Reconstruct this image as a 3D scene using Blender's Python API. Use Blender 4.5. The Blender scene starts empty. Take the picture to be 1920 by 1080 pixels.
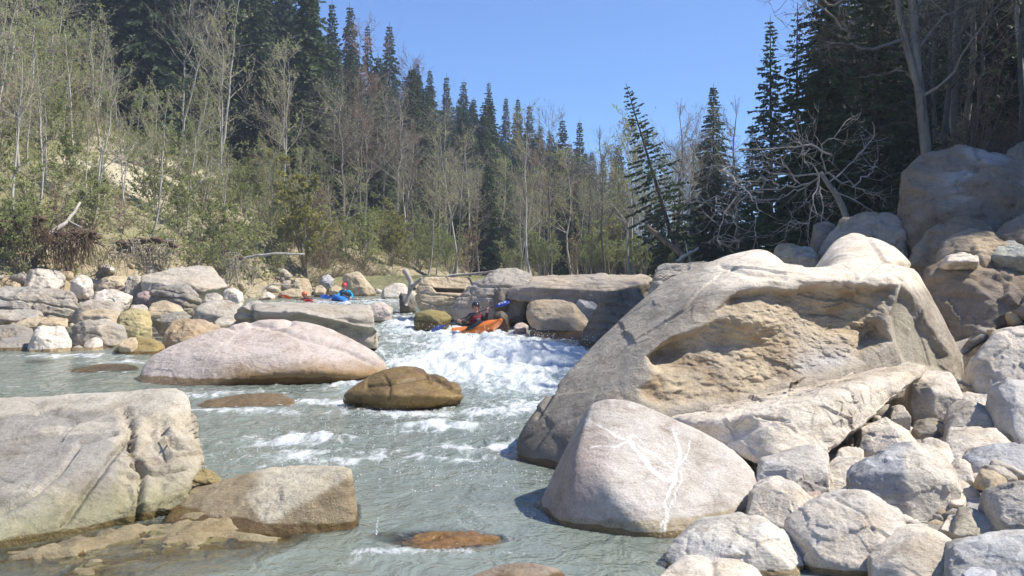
import bpy, bmesh, math, os
import numpy as np
from mathutils import Vector, Matrix
from mathutils.bvhtree import BVHTree

SC = bpy.context.scene
COL = SC.collection
R = math.radians

# ---------------------------------------------------------------- camera, sky, sun, exposure
H = 2.1                       # camera height over the near pool
FPX = 1844.0                  # focal length in photo pixels (1920 wide)
PITCH = math.atan(20 / FPX)
cam_d = bpy.data.cameras.new('camera')
cam_d.sensor_width = 36.0
cam_d.lens = 36.0 * FPX / 1920
cam_d.clip_end = 3000
cam_d.clip_start = 0.05
cam = bpy.data.objects.new('camera', cam_d)
COL.objects.link(cam)
cam.location = (0, 0, H)
cam.rotation_euler = (R(90) - PITCH, 0, 0)
SC.camera = cam

SUN_AZ, SUN_EL = R(90), R(51)          # azimuth from the view direction towards the right
world = bpy.data.worlds.new('World')
SC.world = world
world.use_nodes = True
wn = world.node_tree
sky = wn.nodes.new('ShaderNodeTexSky')
sky.sky_type = 'NISHITA'
sky.sun_disc = False
sky.sun_elevation = SUN_EL
sky.sun_rotation = SUN_AZ
sky.altitude = 800
sky.air_density = 1.0
sky.dust_density = 0.0
sky.ozone_density = 4.0
wb = wn.nodes.new('ShaderNodeMix'); wb.data_type = 'RGBA'; wb.blend_type = 'MULTIPLY'    # the camera's cool white balance, even over the whole sky
wb.inputs[0].default_value = 1.0; wb.inputs[7].default_value = (0.72, 0.90, 1.20, 1)
wn.links.new(sky.outputs['Color'], wb.inputs[6])
wn.links.new(wb.outputs[2], wn.nodes['Background'].inputs['Color'])
wn.nodes['Background'].inputs['Strength'].default_value = 0.095

sun_d = bpy.data.lights.new('sun', 'SUN')
sun_d.energy = 4.5
sun_d.angle = R(0.55)
sun_d.color = (1.0, 0.95, 0.87)
sun = bpy.data.objects.new('sun', sun_d)
COL.objects.link(sun)
sdir = Vector((math.cos(SUN_EL) * math.sin(SUN_AZ), math.cos(SUN_EL) * math.cos(SUN_AZ), math.sin(SUN_EL)))
sun.location = sdir * 100
sun.rotation_euler = sdir.to_track_quat('Z', 'Y').to_euler()

SC.view_settings.view_transform = 'Standard'
SC.view_settings.look = 'None'
SC.view_settings.exposure = 0.74
SC.view_settings.gamma = 1.0
SC.view_settings.use_curve_mapping = False
SC.render.engine = 'CYCLES'
SC.cycles.max_bounces = 4
SC.cycles.diffuse_bounces = 2
SC.cycles.glossy_bounces = 2
SC.cycles.transmission_bounces = 2
SC.cycles.transparent_max_bounces = 6
SC.cycles.volume_bounces = 0
SC.cycles.volume_step_rate = 4.0
SC.cycles.sample_clamp_indirect = 4.0
SC.cycles.use_denoising = True
SC.cycles.use_adaptive_sampling = True
SC.cycles.adaptive_threshold = 0.03

# ---------------------------------------------------------------- helpers: picking points, noise, meshes
def at(px, py, D):
    """World point seen at photo pixel (px, py) at forward distance D."""
    u = (px - 960) / FPX
    v = (540 - py) / FPX
    dy = math.cos(PITCH) + v * math.sin(PITCH)
    dz = -math.sin(PITCH) + v * math.cos(PITCH)
    return np.array((u * D / dy, D, H + D * dz / dy))

_rng0 = np.random.RandomState(7)
_perm = _rng0.permutation(256).astype(np.int32)
_perm = np.concatenate([_perm, _perm, _perm])
_g = _rng0.normal(size=(256, 3)); _g /= np.linalg.norm(_g, axis=1)[:, None]
_GX, _GY, _GZ = [np.ascontiguousarray(_g[:, k]).astype(np.float32) for k in range(3)]

def _pn(p):
    fl = np.floor(p); f = (p - fl).astype(np.float32); i = fl.astype(np.int32) & 255
    x, y, z = [np.ascontiguousarray(f[:, k]) for k in range(3)]
    u = x * x * x * (x * (x * 6 - 15) + 10); v = y * y * y * (y * (y * 6 - 15) + 10); w = z * z * z * (z * (z * 6 - 15) + 10)
    ix, iy, iz = i[:, 0], i[:, 1], i[:, 2]
    r = []
    for dx in (0, 1):
        hx = np.take(_perm, ix + dx) + iy
        ry = []
        for dy in (0, 1):
            hy = np.take(_perm, (hx + dy) & 255) + iz
            rz = []
            for dz in (0, 1):
                h = np.take(_perm, (hy + dz) & 255)
                rz.append(np.take(_GX, h) * (x - dx) + np.take(_GY, h) * (y - dy) + np.take(_GZ, h) * (z - dz))
            ry.append(rz[0] + w * (rz[1] - rz[0]))
        r.append(ry[0] + v * (ry[1] - ry[0]))
    return (r[0] + u * (r[1] - r[0])) * 1.5

def pnoise(p):
    """Gradient noise, in chunks small enough for the cache."""
    p = np.asarray(p, dtype=np.float64)
    out = np.empty(len(p), np.float64)
    for s in range(0, len(p), 16384): out[s:s + 16384] = _pn(p[s:s + 16384])
    return out

def fbm(p, octv=4, gain=0.5):
    a, s, o = 1.0, 0, 0
    for k in range(octv):
        o = o + a * pnoise(p * (2.03 ** k) + 17.3 * k)
        s += a
        a *= gain
    return o / s

def ridged(p, octv=3):
    a, s, o = 1.0, 0, 0
    for k in range(octv):
        o = o + a * (1 - 2 * np.abs(pnoise(p * (2.1 ** k) + 9.1 * k)))
        s += a
        a *= 0.5
    return o / s

def sstep(a, b, x):
    t = np.clip((x - a) / (b - a), 0, 1)
    return t * t * (3 - 2 * t)

class MB:
    """Collects triangles and quads; build() links them as one mesh object."""
    def __init__(s):
        s.v, s.q, s.t, s.qm, s.tm, s.n = [], [], [], [], [], 0
    def add(s, v, faces, mat=0):
        v = np.asarray(v, dtype=np.float64)
        faces = np.asarray(faces, dtype=np.int64)
        if len(faces):
            if faces.shape[1] == 4:
                s.q.append(faces + s.n); s.qm.append(np.full(len(faces), mat))
            else:
                s.t.append(faces + s.n); s.tm.append(np.full(len(faces), mat))
        s.v.append(v)
        s.n += len(v)
    def tube(s, pts, rad, sides=6, mat=0, cap=False):
        pts = np.asarray(pts, dtype=np.float64)
        n = len(pts)
        rad = np.broadcast_to(np.asarray(rad, dtype=np.float64), (n,))
        tan = np.gradient(pts, axis=0)
        tan /= np.linalg.norm(tan, axis=1)[:, None] + 1e-9
        ref = np.array((0.31, 0.17, 0.93)) if abs(tan[0][2]) < 0.8 else np.array((0.95, 0.2, 0.1))
        a = np.cross(tan, ref); a /= np.linalg.norm(a, axis=1)[:, None] + 1e-9
        b = np.cross(tan, a)
        th = np.arange(sides) * 2 * math.pi / sides
        ring = pts[:, None, :] + rad[:, None, None] * (a[:, None, :] * np.cos(th)[None, :, None] + b[:, None, :] * np.sin(th)[None, :, None])
        v = ring.reshape(-1, 3)
        i = np.arange(n - 1)[:, None] * sides
        j = np.arange(sides)[None, :]
        k = (j + 1) % sides
        f = np.stack([i + j, i + k, i + sides + k, i + sides + j], -1).reshape(-1, 4)
        s.add(v, f, mat)
        if cap:
            base = s.n - len(v)
            for row, c in ((0, pts[0]), (n - 1, pts[-1])):
                idx = base + row * sides + np.arange(sides)
                s.v.append(np.array([c])); ci = s.n; s.n += 1
                s.t.append(np.stack([idx, np.roll(idx, -1), np.full(sides, ci)], -1)); s.tm.append(np.full(sides, mat))
    def sticks(s, P, r, mat=0):
        """Many thin three-sided twigs at once: P has shape (twigs, points, 3), r the radius at each point."""
        P = np.asarray(P, dtype=np.float64); n, m = P.shape[:2]
        r = np.broadcast_to(np.asarray(r, dtype=np.float64), (n, m))
        t = P[:, -1] - P[:, 0]; t = t / (np.linalg.norm(t, axis=1)[:, None] + 1e-9)
        a = np.cross(t, np.array((0.37, 0.83, 0.41))); a /= np.linalg.norm(a, axis=1)[:, None] + 1e-9
        b = np.cross(t, a)
        th = np.arange(3) * 2 * math.pi / 3
        d = a[:, None, :] * np.cos(th)[None, :, None] + b[:, None, :] * np.sin(th)[None, :, None]
        V = P[:, :, None, :] + r[:, :, None, None] * d[:, None, :, :]
        base = (np.arange(n) * m * 3)[:, None, None] + (np.arange(m - 1) * 3)[None, :, None]
        j = np.arange(3)[None, None, :]; k = (j + 1) % 3
        F = np.stack([base + j, base + k, base + 3 + k, base + 3 + j], -1).reshape(-1, 4)
        s.add(V.reshape(-1, 3), F, mat)
    def leaves(s, c, size, rg, mat=0):
        n = len(c)
        b1 = rg.normal(size=(n, 3)); b1 /= np.linalg.norm(b1, axis=1)[:, None]
        b2 = np.cross(b1, rg.normal(size=(n, 3))); b2 /= np.linalg.norm(b2, axis=1)[:, None]
        sz = (size * rg.uniform(0.6, 1.3, n))[:, None]; b1 = b1 * sz; b2 = b2 * sz * 0.55
        s.add(np.stack([c - b1, c + b2, c + b1, c - b2], 1).reshape(-1, 3), np.arange(4 * n).reshape(-1, 4), mat)
    def mesh(s, name, mats, smooth=True):
        v = np.concatenate(s.v) if s.v else np.zeros((0, 3))
        q = np.concatenate(s.q) if s.q else np.zeros((0, 4), int)
        t = np.concatenate(s.t) if s.t else np.zeros((0, 3), int)
        mi = np.concatenate(s.qm + s.tm) if (s.qm or s.tm) else np.zeros(0, int)
        me = bpy.data.meshes.new(name)
        me.vertices.add(len(v)); me.vertices.foreach_set('co', v.astype(np.float32).ravel())
        loops = np.concatenate([q.ravel(), t.ravel()]).astype(np.int32)
        me.loops.add(len(loops)); me.loops.foreach_set('vertex_index', loops)
        tot = np.concatenate([np.full(len(q), 4), np.full(len(t), 3)]).astype(np.int32)
        st = np.concatenate([[0], np.cumsum(tot)[:-1]]).astype(np.int32) if len(tot) else tot
        me.polygons.add(len(tot)); me.polygons.foreach_set('loop_start', st)
        try: me.polygons.foreach_set('loop_total', tot)
        except Exception: pass
        me.polygons.foreach_set('use_smooth', np.full(len(tot), smooth))
        for m in mats: me.materials.append(m)
        if len(mats) > 1: me.polygons.foreach_set('material_index', mi.astype(np.int32))
        me.update(calc_edges=True)
        return me
    def build(s, name, mats, parent=None, smooth=True):
        if not isinstance(mats, (list, tuple)): mats = [mats]
        return link(name, s.mesh(name, mats, smooth), parent)

def link(name, data, parent=None):
    o = bpy.data.objects.new(name, data)
    COL.objects.link(o)
    if parent is not None: o.parent = parent
    return o

def tag(o, label=None, cat=None, group=None, kind=None):
    if label: o['label'] = label
    if cat: o['category'] = cat
    if group: o['group'] = group
    if kind: o['kind'] = kind
    return o

def raw_mesh(name, V, F, mat, smooth=True):
    mb = MB(); mb.add(V, F); return mb.mesh(name, [mat], smooth)

def set_attr(me, name, arr):
    arr = np.asarray(arr, dtype=np.float32)
    if arr.ndim == 2:
        if arr.shape[1] == 3: arr = np.concatenate([arr, np.ones((len(arr), 1), np.float32)], 1)
        a = me.attributes.new(name, 'FLOAT_COLOR', 'POINT'); a.data.foreach_set('color', arr.ravel())
    else:
        a = me.attributes.new(name, 'FLOAT', 'POINT'); a.data.foreach_set('value', arr)

# ---------------------------------------------------------------- materials
class NT:
    def __init__(s, name):
        s.m = bpy.data.materials.new(name); s.m.use_nodes = True
        s.t = s.m.node_tree; s.t.nodes.clear()
        s.out = s.n('ShaderNodeOutputMaterial')
    def n(s, ty, **kw):
        o = s.t.nodes.new(ty)
        for k, v in kw.items(): setattr(o, k, v)
        return o
    def l(s, a, b): s.t.links.new(a, b)
    def noise(s, vec, scale, detail=4, rough=0.55, dist=0.0):
        o = s.n('ShaderNodeTexNoise'); o.inputs['Scale'].default_value = scale
        o.inputs['Detail'].default_value = detail; o.inputs['Roughness'].default_value = rough
        o.inputs['Distortion'].default_value = dist
        s.l(vec, o.inputs['Vector']); return o.outputs['Fac']
    def ramp(s, fac, stops):
        o = s.n('ShaderNodeValToRGB'); e = o.color_ramp.elements
        while len(e) < len(stops): e.new(0.5)
        for k, (p, c) in enumerate(stops):
            e[k].position = p
            e[k].color = (c, c, c, 1) if np.isscalar(c) else (*c, 1)
        s.l(fac, o.inputs['Fac']); return o.outputs['Color']
    def mix(s, fac, a, b, mode='MIX'):
        o = s.n('ShaderNodeMix', data_type='RGBA', blend_type=mode)
        for sock, val in ((o.inputs[0], fac), (o.inputs[6], a), (o.inputs[7], b)):
            if isinstance(val, bpy.types.NodeSocket): s.l(val, sock)
            elif np.isscalar(val): sock.default_value = val if sock.type == 'VALUE' else (val, val, val, 1)
            else: sock.default_value = (*val, 1)
        return o.outputs[2]
    def math(s, op, a, b=None, clamp=False):
        o = s.n('ShaderNodeMath', operation=op, use_clamp=clamp)
        for sock, val in ((o.inputs[0], a), (o.inputs[1], b)):
            if val is None: continue
            if isinstance(val, bpy.types.NodeSocket): s.l(val, sock)
            else: sock.default_value = val
        return o.outputs[0]
    def attr(s, name):
        return s.n('ShaderNodeAttribute', attribute_name=name)
    def pos(s): return s.n('ShaderNodeNewGeometry').outputs['Position']
    def bump(s, h, strength, dist, normal=None):
        o = s.n('ShaderNodeBump'); o.inputs['Strength'].default_value = strength
        o.inputs['Distance'].default_value = dist
        s.l(h, o.inputs['Height'])
        if normal: s.l(normal, o.inputs['Normal'])
        return o.outputs['Normal']
    def pbr(s, col, rough=0.8, normal=None, spec=0.3, metal=0.0):
        o = s.n('ShaderNodeBsdfPrincipled')
        for nm, val in (('Base Color', col), ('Roughness', rough)):
            if isinstance(val, bpy.types.NodeSocket): s.l(val, o.inputs[nm])
            elif np.isscalar(val): o.inputs[nm].default_value = val
            else: o.inputs[nm].default_value = (*val, 1)
        o.inputs['Specular IOR Level'].default_value = spec
        o.inputs['Metallic'].default_value = metal
        if normal: s.l(normal, o.inputs['Normal'])
        return o.outputs[0]
    def done(s, sh):
        s.l(sh, s.out.inputs['Surface']); return s.m

def mat_plain(name, col, rough=0.6, var=0.15, scale=20, spec=0.3, bump=0.1):
    k = NT(name); tc = k.n('ShaderNodeTexCoord').outputs['Object']
    nz = k.noise(tc, scale, 3)
    c = k.mix(1.0, col, k.ramp(nz, [(0.25, 1 - var), (0.75, 1 + var)]), 'MULTIPLY')
    return k.done(k.pbr(c, rough, k.bump(nz, bump, 0.01), spec))

def mat_rock(name='river_rock'):
    k = NT(name); p = k.pos()
    col = k.attr('col').outputs['Color']
    wet = k.attr('wet').outputs['Fac']
    big = k.noise(p, 1.3, 6, 0.68, 0.5)
    med = k.noise(p, 5.0, 8, 0.72, 0.3)
    fine = k.noise(p, 48.0, 5, 0.75)
    mp = k.n('ShaderNodeMapping'); mp.inputs['Rotation'].default_value = (0.5, 0.35, 0.2); mp.inputs['Scale'].default_value = (1, 1, 5); k.l(p, mp.inputs['Vector'])
    vein = k.noise(mp.outputs[0], 2.2, 7, 0.7, 0.8)
    c = k.mix(1.0, col, k.ramp(big, [(0.30, (0.70, 0.66, 0.60)), (0.46, (0.97, 0.96, 0.94)), (0.56, 1.0), (0.72, (1.12, 1.10, 1.06))]), 'MULTIPLY')
    c = k.mix(1.0, c, k.ramp(med, [(0.30, (0.62, 0.58, 0.53)), (0.43, (0.93, 0.92, 0.90)), (0.56, 1.02), (0.70, 1.12)]), 'MULTIPLY')
    c = k.mix(0.6, c, k.mix(1.0, c, k.ramp(vein, [(0.36, (0.72, 0.66, 0.60)), (0.45, 1.0), (0.60, 1.04), (0.68, (1.16, 1.14, 1.10))]), 'MULTIPLY'))
    c = k.mix(1.0, c, k.ramp(fine, [(0.32, 0.74), (0.5, 1.0), (0.68, 1.14)]), 'MULTIPLY')
    # dark pits and flecks
    pit = k.ramp(k.noise(p, 17.0, 6, 0.8, 0.6), [(0.33, 0.42), (0.385, 1.0)])
    c = k.mix(0.75, c, k.mix(1.0, c, pit, 'MULTIPLY'))
    # wet stone is darker, browner and glossy
    wn_ = k.math('ADD', wet, k.math('MULTIPLY', k.math('SUBTRACT', k.noise(p, 6.0, 4), 0.5), 0.5))
    wm = k.ramp(wn_, [(0.42, 0.0), (0.56, 1.0)])
    c = k.mix(wm, c, k.mix(1.0, c, (0.50, 0.41, 0.26), 'MULTIPLY'))
    ro = k.math('SUBTRACT', 0.88, k.math('MULTIPLY', wm, 0.74))
    b1 = k.bump(k.noise(p, 2.6, 9, 0.66, 0.2), 0.5, 0.15)
    b2 = k.bump(vein, 0.35, 0.06, b1)
    b3 = k.bump(med, 0.38, 0.05, b2)
    b4 = k.bump(fine, 0.4, 0.010, b3)
    return k.done(k.pbr(c, ro, b4, 0.35))

M = {}
M['rock'] = mat_rock()

def mat_ground():
    k = NT('bank_ground'); p = k.pos()
    col = k.attr('col').outputs['Color']
    a = k.noise(p, 0.5, 6, 0.65, 0.3); b = k.noise(p, 3.0, 6, 0.7); f = k.noise(p, 25.0, 4, 0.7)
    c = k.mix(1.0, col, k.ramp(a, [(0.3, (0.65, 0.68, 0.6)), (0.5, 1.0), (0.7, (1.2, 1.15, 1.05))]), 'MULTIPLY')
    c = k.mix(1.0, c, k.ramp(b, [(0.3, 0.6), (0.5, 1.0), (0.7, 1.25)]), 'MULTIPLY')
    c = k.mix(1.0, c, k.ramp(f, [(0.3, 0.6), (0.7, 1.3)]), 'MULTIPLY')
    n = k.bump(b, 0.7, 0.25); n = k.bump(f, 0.6, 0.04, n)
    return k.done(k.pbr(c, 0.95, n, 0.1))
M['ground'] = mat_ground()

def mat_water():
    k = NT('river_water'); p = k.pos()
    foam = k.attr('foam').outputs['Fac']; opac = k.attr('opac').outputs['Fac']
    tur = k.attr('turb').outputs['Fac']
    sx = k.n('ShaderNodeMapping'); sx.inputs['Scale'].default_value = (1.0, 0.75, 1.0); k.l(p, sx.inputs['Vector'])
    r1 = k.noise(sx.outputs[0], 3.4, 4, 0.55, 0.9); r2 = k.noise(sx.outputs[0], 16.0, 3, 0.55, 0.4); r3 = k.noise(sx.outputs[0], 46.0, 2, 0.5)
    b = k.bump(r1, 0.5, 0.15); b = k.bump(r2, 0.28, 0.045, b); b = k.bump(r3, 0.15, 0.012, b)
    cn = k.noise(p, 0.9, 4)
    body = k.mix(k.ramp(cn, [(0.3, 0.0), (0.7, 1.0)]), (0.180, 0.210, 0.172), (0.252, 0.282, 0.238))
    body = k.mix(tur, body, (0.40, 0.47, 0.43))
    dif = k.n('ShaderNodeBsdfDiffuse'); k.l(body, dif.inputs['Color']); k.l(b, dif.inputs['Normal'])
    tr = k.n('ShaderNodeBsdfTransparent'); tr.inputs['Color'].default_value = (0.86, 0.88, 0.74, 1)
    m1 = k.n('ShaderNodeMixShader'); k.l(opac, m1.inputs[0]); k.l(tr.outputs[0], m1.inputs[1]); k.l(dif.outputs[0], m1.inputs[2])
    gl = k.n('ShaderNodeBsdfGlossy'); gl.inputs['Roughness'].default_value = 0.04; k.l(b, gl.inputs['Normal'])
    fr = k.n('ShaderNodeFresnel'); fr.inputs['IOR'].default_value = 1.33; k.l(b, fr.inputs['Normal'])
    m2 = k.n('ShaderNodeMixShader'); k.l(fr.outputs[0], m2.inputs[0]); k.l(m1.outputs[0], m2.inputs[1]); k.l(gl.outputs[0], m2.inputs[2])
    # froth: streaks drawn out by the flow, broken by fine bubbles
    st = k.n('ShaderNodeMapping'); st.inputs['Scale'].default_value = (1.0, 0.38, 0.6); st.inputs['Rotation'].default_value = (0, 0, 0.35); k.l(p, st.inputs['Vector'])
    fn = k.noise(st.outputs[0], 4.2, 8, 0.70, 1.0); ff = k.noise(p, 36.0, 4, 0.75)
    fm = k.math('ADD', foam, k.math('MULTIPLY', k.math('SUBTRACT', fn, 0.5), 2.1))
    fm = k.math('ADD', fm, k.math('MULTIPLY', k.math('SUBTRACT', ff, 0.5), 0.55))
    fm = k.ramp(fm, [(0.38, 0.0), (0.62, 0.55), (0.95, 0.97)])
    fb = k.bump(fn, 0.7, 0.12); fb = k.bump(ff, 0.5, 0.02, fb)
    fo = k.pbr(k.mix(k.ramp(fn, [(0.38, 0.0), (0.60, 1.0)]), (0.62, 0.68, 0.66), (0.88, 0.89, 0.89)), 0.4, fb, 0.4)
    m3 = k.n('ShaderNodeMixShader'); k.l(fm, m3.inputs[0]); k.l(m2.outputs[0], m3.inputs[1]); k.l(fo, m3.inputs[2])
    return k.done(m3.outputs[0])
M['water'] = mat_water()

def mat_bark(name, c1, c2, scale=6, dark=0.0):
    k = NT(name); tc = k.n('ShaderNodeTexCoord').outputs['Object']
    mp = k.n('ShaderNodeMapping'); mp.inputs['Scale'].default_value = (1, 1, 0.35); k.l(tc, mp.inputs['Vector'])
    nz = k.noise(mp.outputs[0], scale, 5, 0.7)
    c = k.mix(k.ramp(nz, [(0.35, 0.0), (0.65, 1.0)]), c1, c2)
    return k.done(k.pbr(c, 0.9, k.bump(nz, 0.5, 0.03), 0.15))

def mat_leaf(name, c1, c2, trans=0.35):
    k = NT(name)
    oi = k.n('ShaderNodeObjectInfo').outputs['Random']
    nz = k.noise(k.pos(), 1.1, 3, 0.6)
    fac = k.math('ADD', k.math('MULTIPLY', oi, 0.5), k.math('MULTIPLY', nz, 0.6))
    c = k.mix(k.ramp(fac, [(0.25, 0.0), (0.8, 1.0)]), c1, c2)
    d = k.pbr(c, 0.6, None, 0.25)
    t = k.n('ShaderNodeBsdfTranslucent'); k.l(c, t.inputs['Color'])
    m = k.n('ShaderNodeMixShader'); m.inputs[0].default_value = trans; k.l(d, m.inputs[1]); k.l(t.outputs[0], m.inputs[2])
    return k.done(m.outputs[0])

M['bark_pale'] = mat_bark('pale_bark', (0.36, 0.335, 0.285), (0.62, 0.59, 0.53), 5)
M['bark_grey'] = mat_bark('grey_bark', (0.13, 0.115, 0.095), (0.24, 0.22, 0.19), 7)
M['bark_dark'] = mat_bark('spruce_bark', (0.06, 0.048, 0.038), (0.12, 0.10, 0.085), 8)
M['twig'] = mat_bark('twig', (0.24, 0.205, 0.155), (0.38, 0.335, 0.26), 3)
M['twig_dark'] = mat_bark('twig_dark', (0.10, 0.08, 0.06), (0.19, 0.155, 0.12), 3)
M['twig_red'] = mat_bark('twig_red', (0.26, 0.165, 0.12), (0.40, 0.275, 0.21), 3)
M['needle'] = mat_leaf('spruce_needle', (0.044, 0.074, 0.032), (0.098, 0.132, 0.056), 0.3)
M['needle_blue'] = mat_leaf('spruce_needle_far', (0.048, 0.076, 0.046), (0.086, 0.120, 0.068), 0.3)
M['leaf'] = mat_leaf('spring_leaf', (0.30, 0.355, 0.115), (0.43, 0.47, 0.19), 0.5)
M['leaf_y'] = mat_leaf('yellow_leaf', (0.30, 0.29, 0.07), (0.40, 0.38, 0.12), 0.45)
M['dry'] = mat_leaf('dry_stem', (0.22, 0.175, 0.105), (0.38, 0.32, 0.21), 0.2)
M['drift'] = mat_bark('driftwood', (0.30, 0.27, 0.23), (0.50, 0.46, 0.40), 9)
M['log'] = mat_bark('weathered_log', (0.12, 0.09, 0.06), (0.22, 0.175, 0.12), 9)
M['bark_beech'] = mat_bark('beech_bark', (0.19, 0.165, 0.13), (0.34, 0.305, 0.25), 4)
M['root'] = mat_bark('root_mat', (0.085, 0.055, 0.035), (0.17, 0.12, 0.08), 9)

# ---------------------------------------------------------------- the lie of the land
def ip(y, pts):
    a = np.array(pts, dtype=float); return np.interp(y, a[:, 0], a[:, 1])

def zwater(x, y):
    return ip(y, [(0, -0.02), (12, 0.0), (17, 0.02), (20, 0.06), (24, 0.18), (29, 0.36), (33, 0.60), (38, 0.92), (42, 1.10), (60, 1.5)])

XL = [(0, -9), (10, -9), (16, -13), (22, -14.5), (30, -14), (34, -13.5), (40, -13), (46, -12), (60, -12)]
XR = [(0, 3.6), (6.5, 3.0), (8, 1.9), (9, 1.8), (11, 1.2), (15, 2.4), (20, 3), (28, 4), (33, 3), (40, -3), (46, -4), (60, -4)]
XR2 = [(0, 3.6), (8, 2.6), (15, 2.6), (28, 4), (40, 9), (60, 17), (100, 32), (300, 110)]
FOOT = [(0, -17.7), (34, -17.7), (42, -12.8), (46, -11.8), (52, -9.5), (60, -6), (85, 1.5), (100, 7), (140, 26), (300, 90)]

def gz(x, y):
    x = np.asarray(x, dtype=float); y = np.asarray(y, dtype=float)
    zw = zwater(x, y)
    d_out = np.maximum(ip(y, XL) - x, x - ip(y, XR))
    base = zw + np.where(x < ip(y, XR), np.clip(d_out * 0.30 - 0.05, -0.75, 0.45), np.clip(d_out * 0.25 - 0.05, -0.75, ip(y, [(0, 0.02), (10, 0.06), (16, 0.4), (60, 0.45)])))
    base = base + (2.15 - base) * sstep(45.0, 52.0, y)
    # left hillside
    dl = (ip(y, FOOT) - x) * 0.9
    s = ip(y, [(0, 0.66), (50, 0.64), (75, 0.42), (110, 0.30), (160, 0.28), (300, 0.25)])
    bank = ip(y, [(0, 2.0), (40, 2.0), (60, 1.0), (100, 0.5)])
    d = np.maximum(dl, 0)
    left = bank * (1 - np.exp(-d / 0.9)) + s * np.maximum(d - 1.2, 0)
    left = 75 * (1 - np.exp(-left / 75))
    # right hillside
    dr = np.maximum(x - ip(y, XR2), 0)
    right = 0.12 * np.minimum(dr, 3.5) + 0.75 * np.maximum(dr - 3.5, 0)
    right = 70 * (1 - np.exp(-right / 70))
    p = np.stack([x * 0.12, y * 0.12, np.zeros_like(x)], -1).reshape(-1, 3)
    nz = fbm(p, 3).reshape(x.shape) * (0.25 + 0.06 * (left + right)).clip(0, 2.0) * sstep(0.0, 3.0, d_out)
    return base + left + right + nz


def spaced(a, b, fine_at, s0, k):
    out = [fine_at]
    while out[-1] < b: out.append(out[-1] + s0 + k * abs(out[-1] - fine_at))
    lo = [fine_at]
    while lo[-1] > a: lo.append(lo[-1] - s0 - k * abs(lo[-1] - fine_at))
    return np.array(sorted(set(lo[1:] + out)))

gx = spaced(-165, 165, -4.0, 0.28, 0.022)
gy = spaced(-30, 205, 14.0, 0.30, 0.020)
GX, GY = np.meshgrid(gx, gy)
GZ = gz(GX, GY)
import bisect
_gxl, _gyl = gx.tolist(), gy.tolist()
def gz1(x, y):
    """Ground height by interpolation in the terrain grid."""
    i = min(max(bisect.bisect(_gxl, x) - 1, 0), len(_gxl) - 2); j = min(max(bisect.bisect(_gyl, y) - 1, 0), len(_gyl) - 2)
    u = (x - _gxl[i]) / (_gxl[i + 1] - _gxl[i]); v = (y - _gyl[j]) / (_gyl[j + 1] - _gyl[j])
    return float((GZ[j, i] * (1 - u) + GZ[j, i + 1] * u) * (1 - v) + (GZ[j + 1, i] * (1 - u) + GZ[j + 1, i + 1] * u) * v)
pp = np.stack([GX.ravel(), GY.ravel(), GZ.ravel()], -1)
jit = fbm(pp * 1.4, 3) * 0.10 + fbm(pp * 0.5 + 40, 2) * 0.12
pp[:, 2] += jit
nx, ny = len(gx), len(gy)
ii = (np.arange(ny - 1)[:, None] * nx + np.arange(nx - 1)[None, :]).ravel()
GF = np.stack([ii, ii + 1, ii + nx + 1, ii + nx], -1)
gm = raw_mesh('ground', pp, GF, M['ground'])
# soil colours: wet gravel by the river, cut loam bank, litter and moss on the slope, a pale scree patch
x_, y_, z_ = pp.T
dl_ = (ip(y_, FOOT) - x_) * 0.9
dr_ = x_ - ip(y_, XR2)
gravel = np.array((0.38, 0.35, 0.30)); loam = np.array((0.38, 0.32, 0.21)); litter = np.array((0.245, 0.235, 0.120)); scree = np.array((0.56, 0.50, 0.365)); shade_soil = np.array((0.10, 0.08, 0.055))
gc = np.tile(gravel, (len(pp), 1))
w = sstep(-0.8, 0.0, dl_)[:, None]; gc = gc * (1 - w) + loam * w
w = sstep(1.6, 3.0, dl_ + fbm(pp * 0.7, 3) * 2.0)[:, None]; gc = gc * (1 - w) + litter * w
w = sstep(2.6, 4.2, dr_)[:, None]; gc = gc * (1 - w) + shade_soil * w  # shade under the right hand wood put into the soil colour
w = (sstep(46, 50, y_) * (dl_ < 0) * (dr_ < 2))[:, None]; gc = gc * (1 - w) + litter * w
def patch(px, py, D, sx, sy, amt):
    c = at(px, py, D)
    e = ((x_ - c[0]) / sx) ** 2 + ((y_ - c[1]) / sy) ** 2
    return (amt * np.exp(-e) * sstep(-0.25, 0.2, fbm(pp * 0.35 + 5, 4)))[:, None].clip(0, 1)
for a in ((300, 330, 52, 5.5, 8.0, 1.6), (240, 220, 58, 6, 9, 1.3), (560, 470, 44, 3.5, 3.0, 1.0)):
    w = patch(*a); gc = gc * (1 - w) + scree * w
set_attr(gm, 'col', gc)
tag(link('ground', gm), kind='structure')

# ---------------------------------------------------------------- boulders
_ico = {}
def ico(n):
    if n not in _ico:
        bm = bmesh.new(); bmesh.ops.create_icosphere(bm, subdivisions=n, radius=1.0)
        me = bpy.data.meshes.new('t'); bm.to_mesh(me); bm.free()
        v = np.zeros(len(me.vertices) * 3, np.float32); me.vertices.foreach_get('co', v)
        f = np.zeros(len(me.polygons) * 3, np.int32); me.loops.foreach_get('vertex_index', f)
        _ico[n] = (v.reshape(-1, 3).astype(float), f.reshape(-1, 3)); bpy.data.meshes.remove(me)
    return _ico[n]

def vnormals(V, F):
    fn = np.cross(V[F[:, 1]] - V[F[:, 0]], V[F[:, 2]] - V[F[:, 0]])
    n = np.zeros_like(V)
    for k in range(3):
        for c in range(3): n[:, c] += np.bincount(F[:, k], fn[:, c], len(V))
    return n / (np.linalg.norm(n, axis=1)[:, None] + 1e-12)

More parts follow.
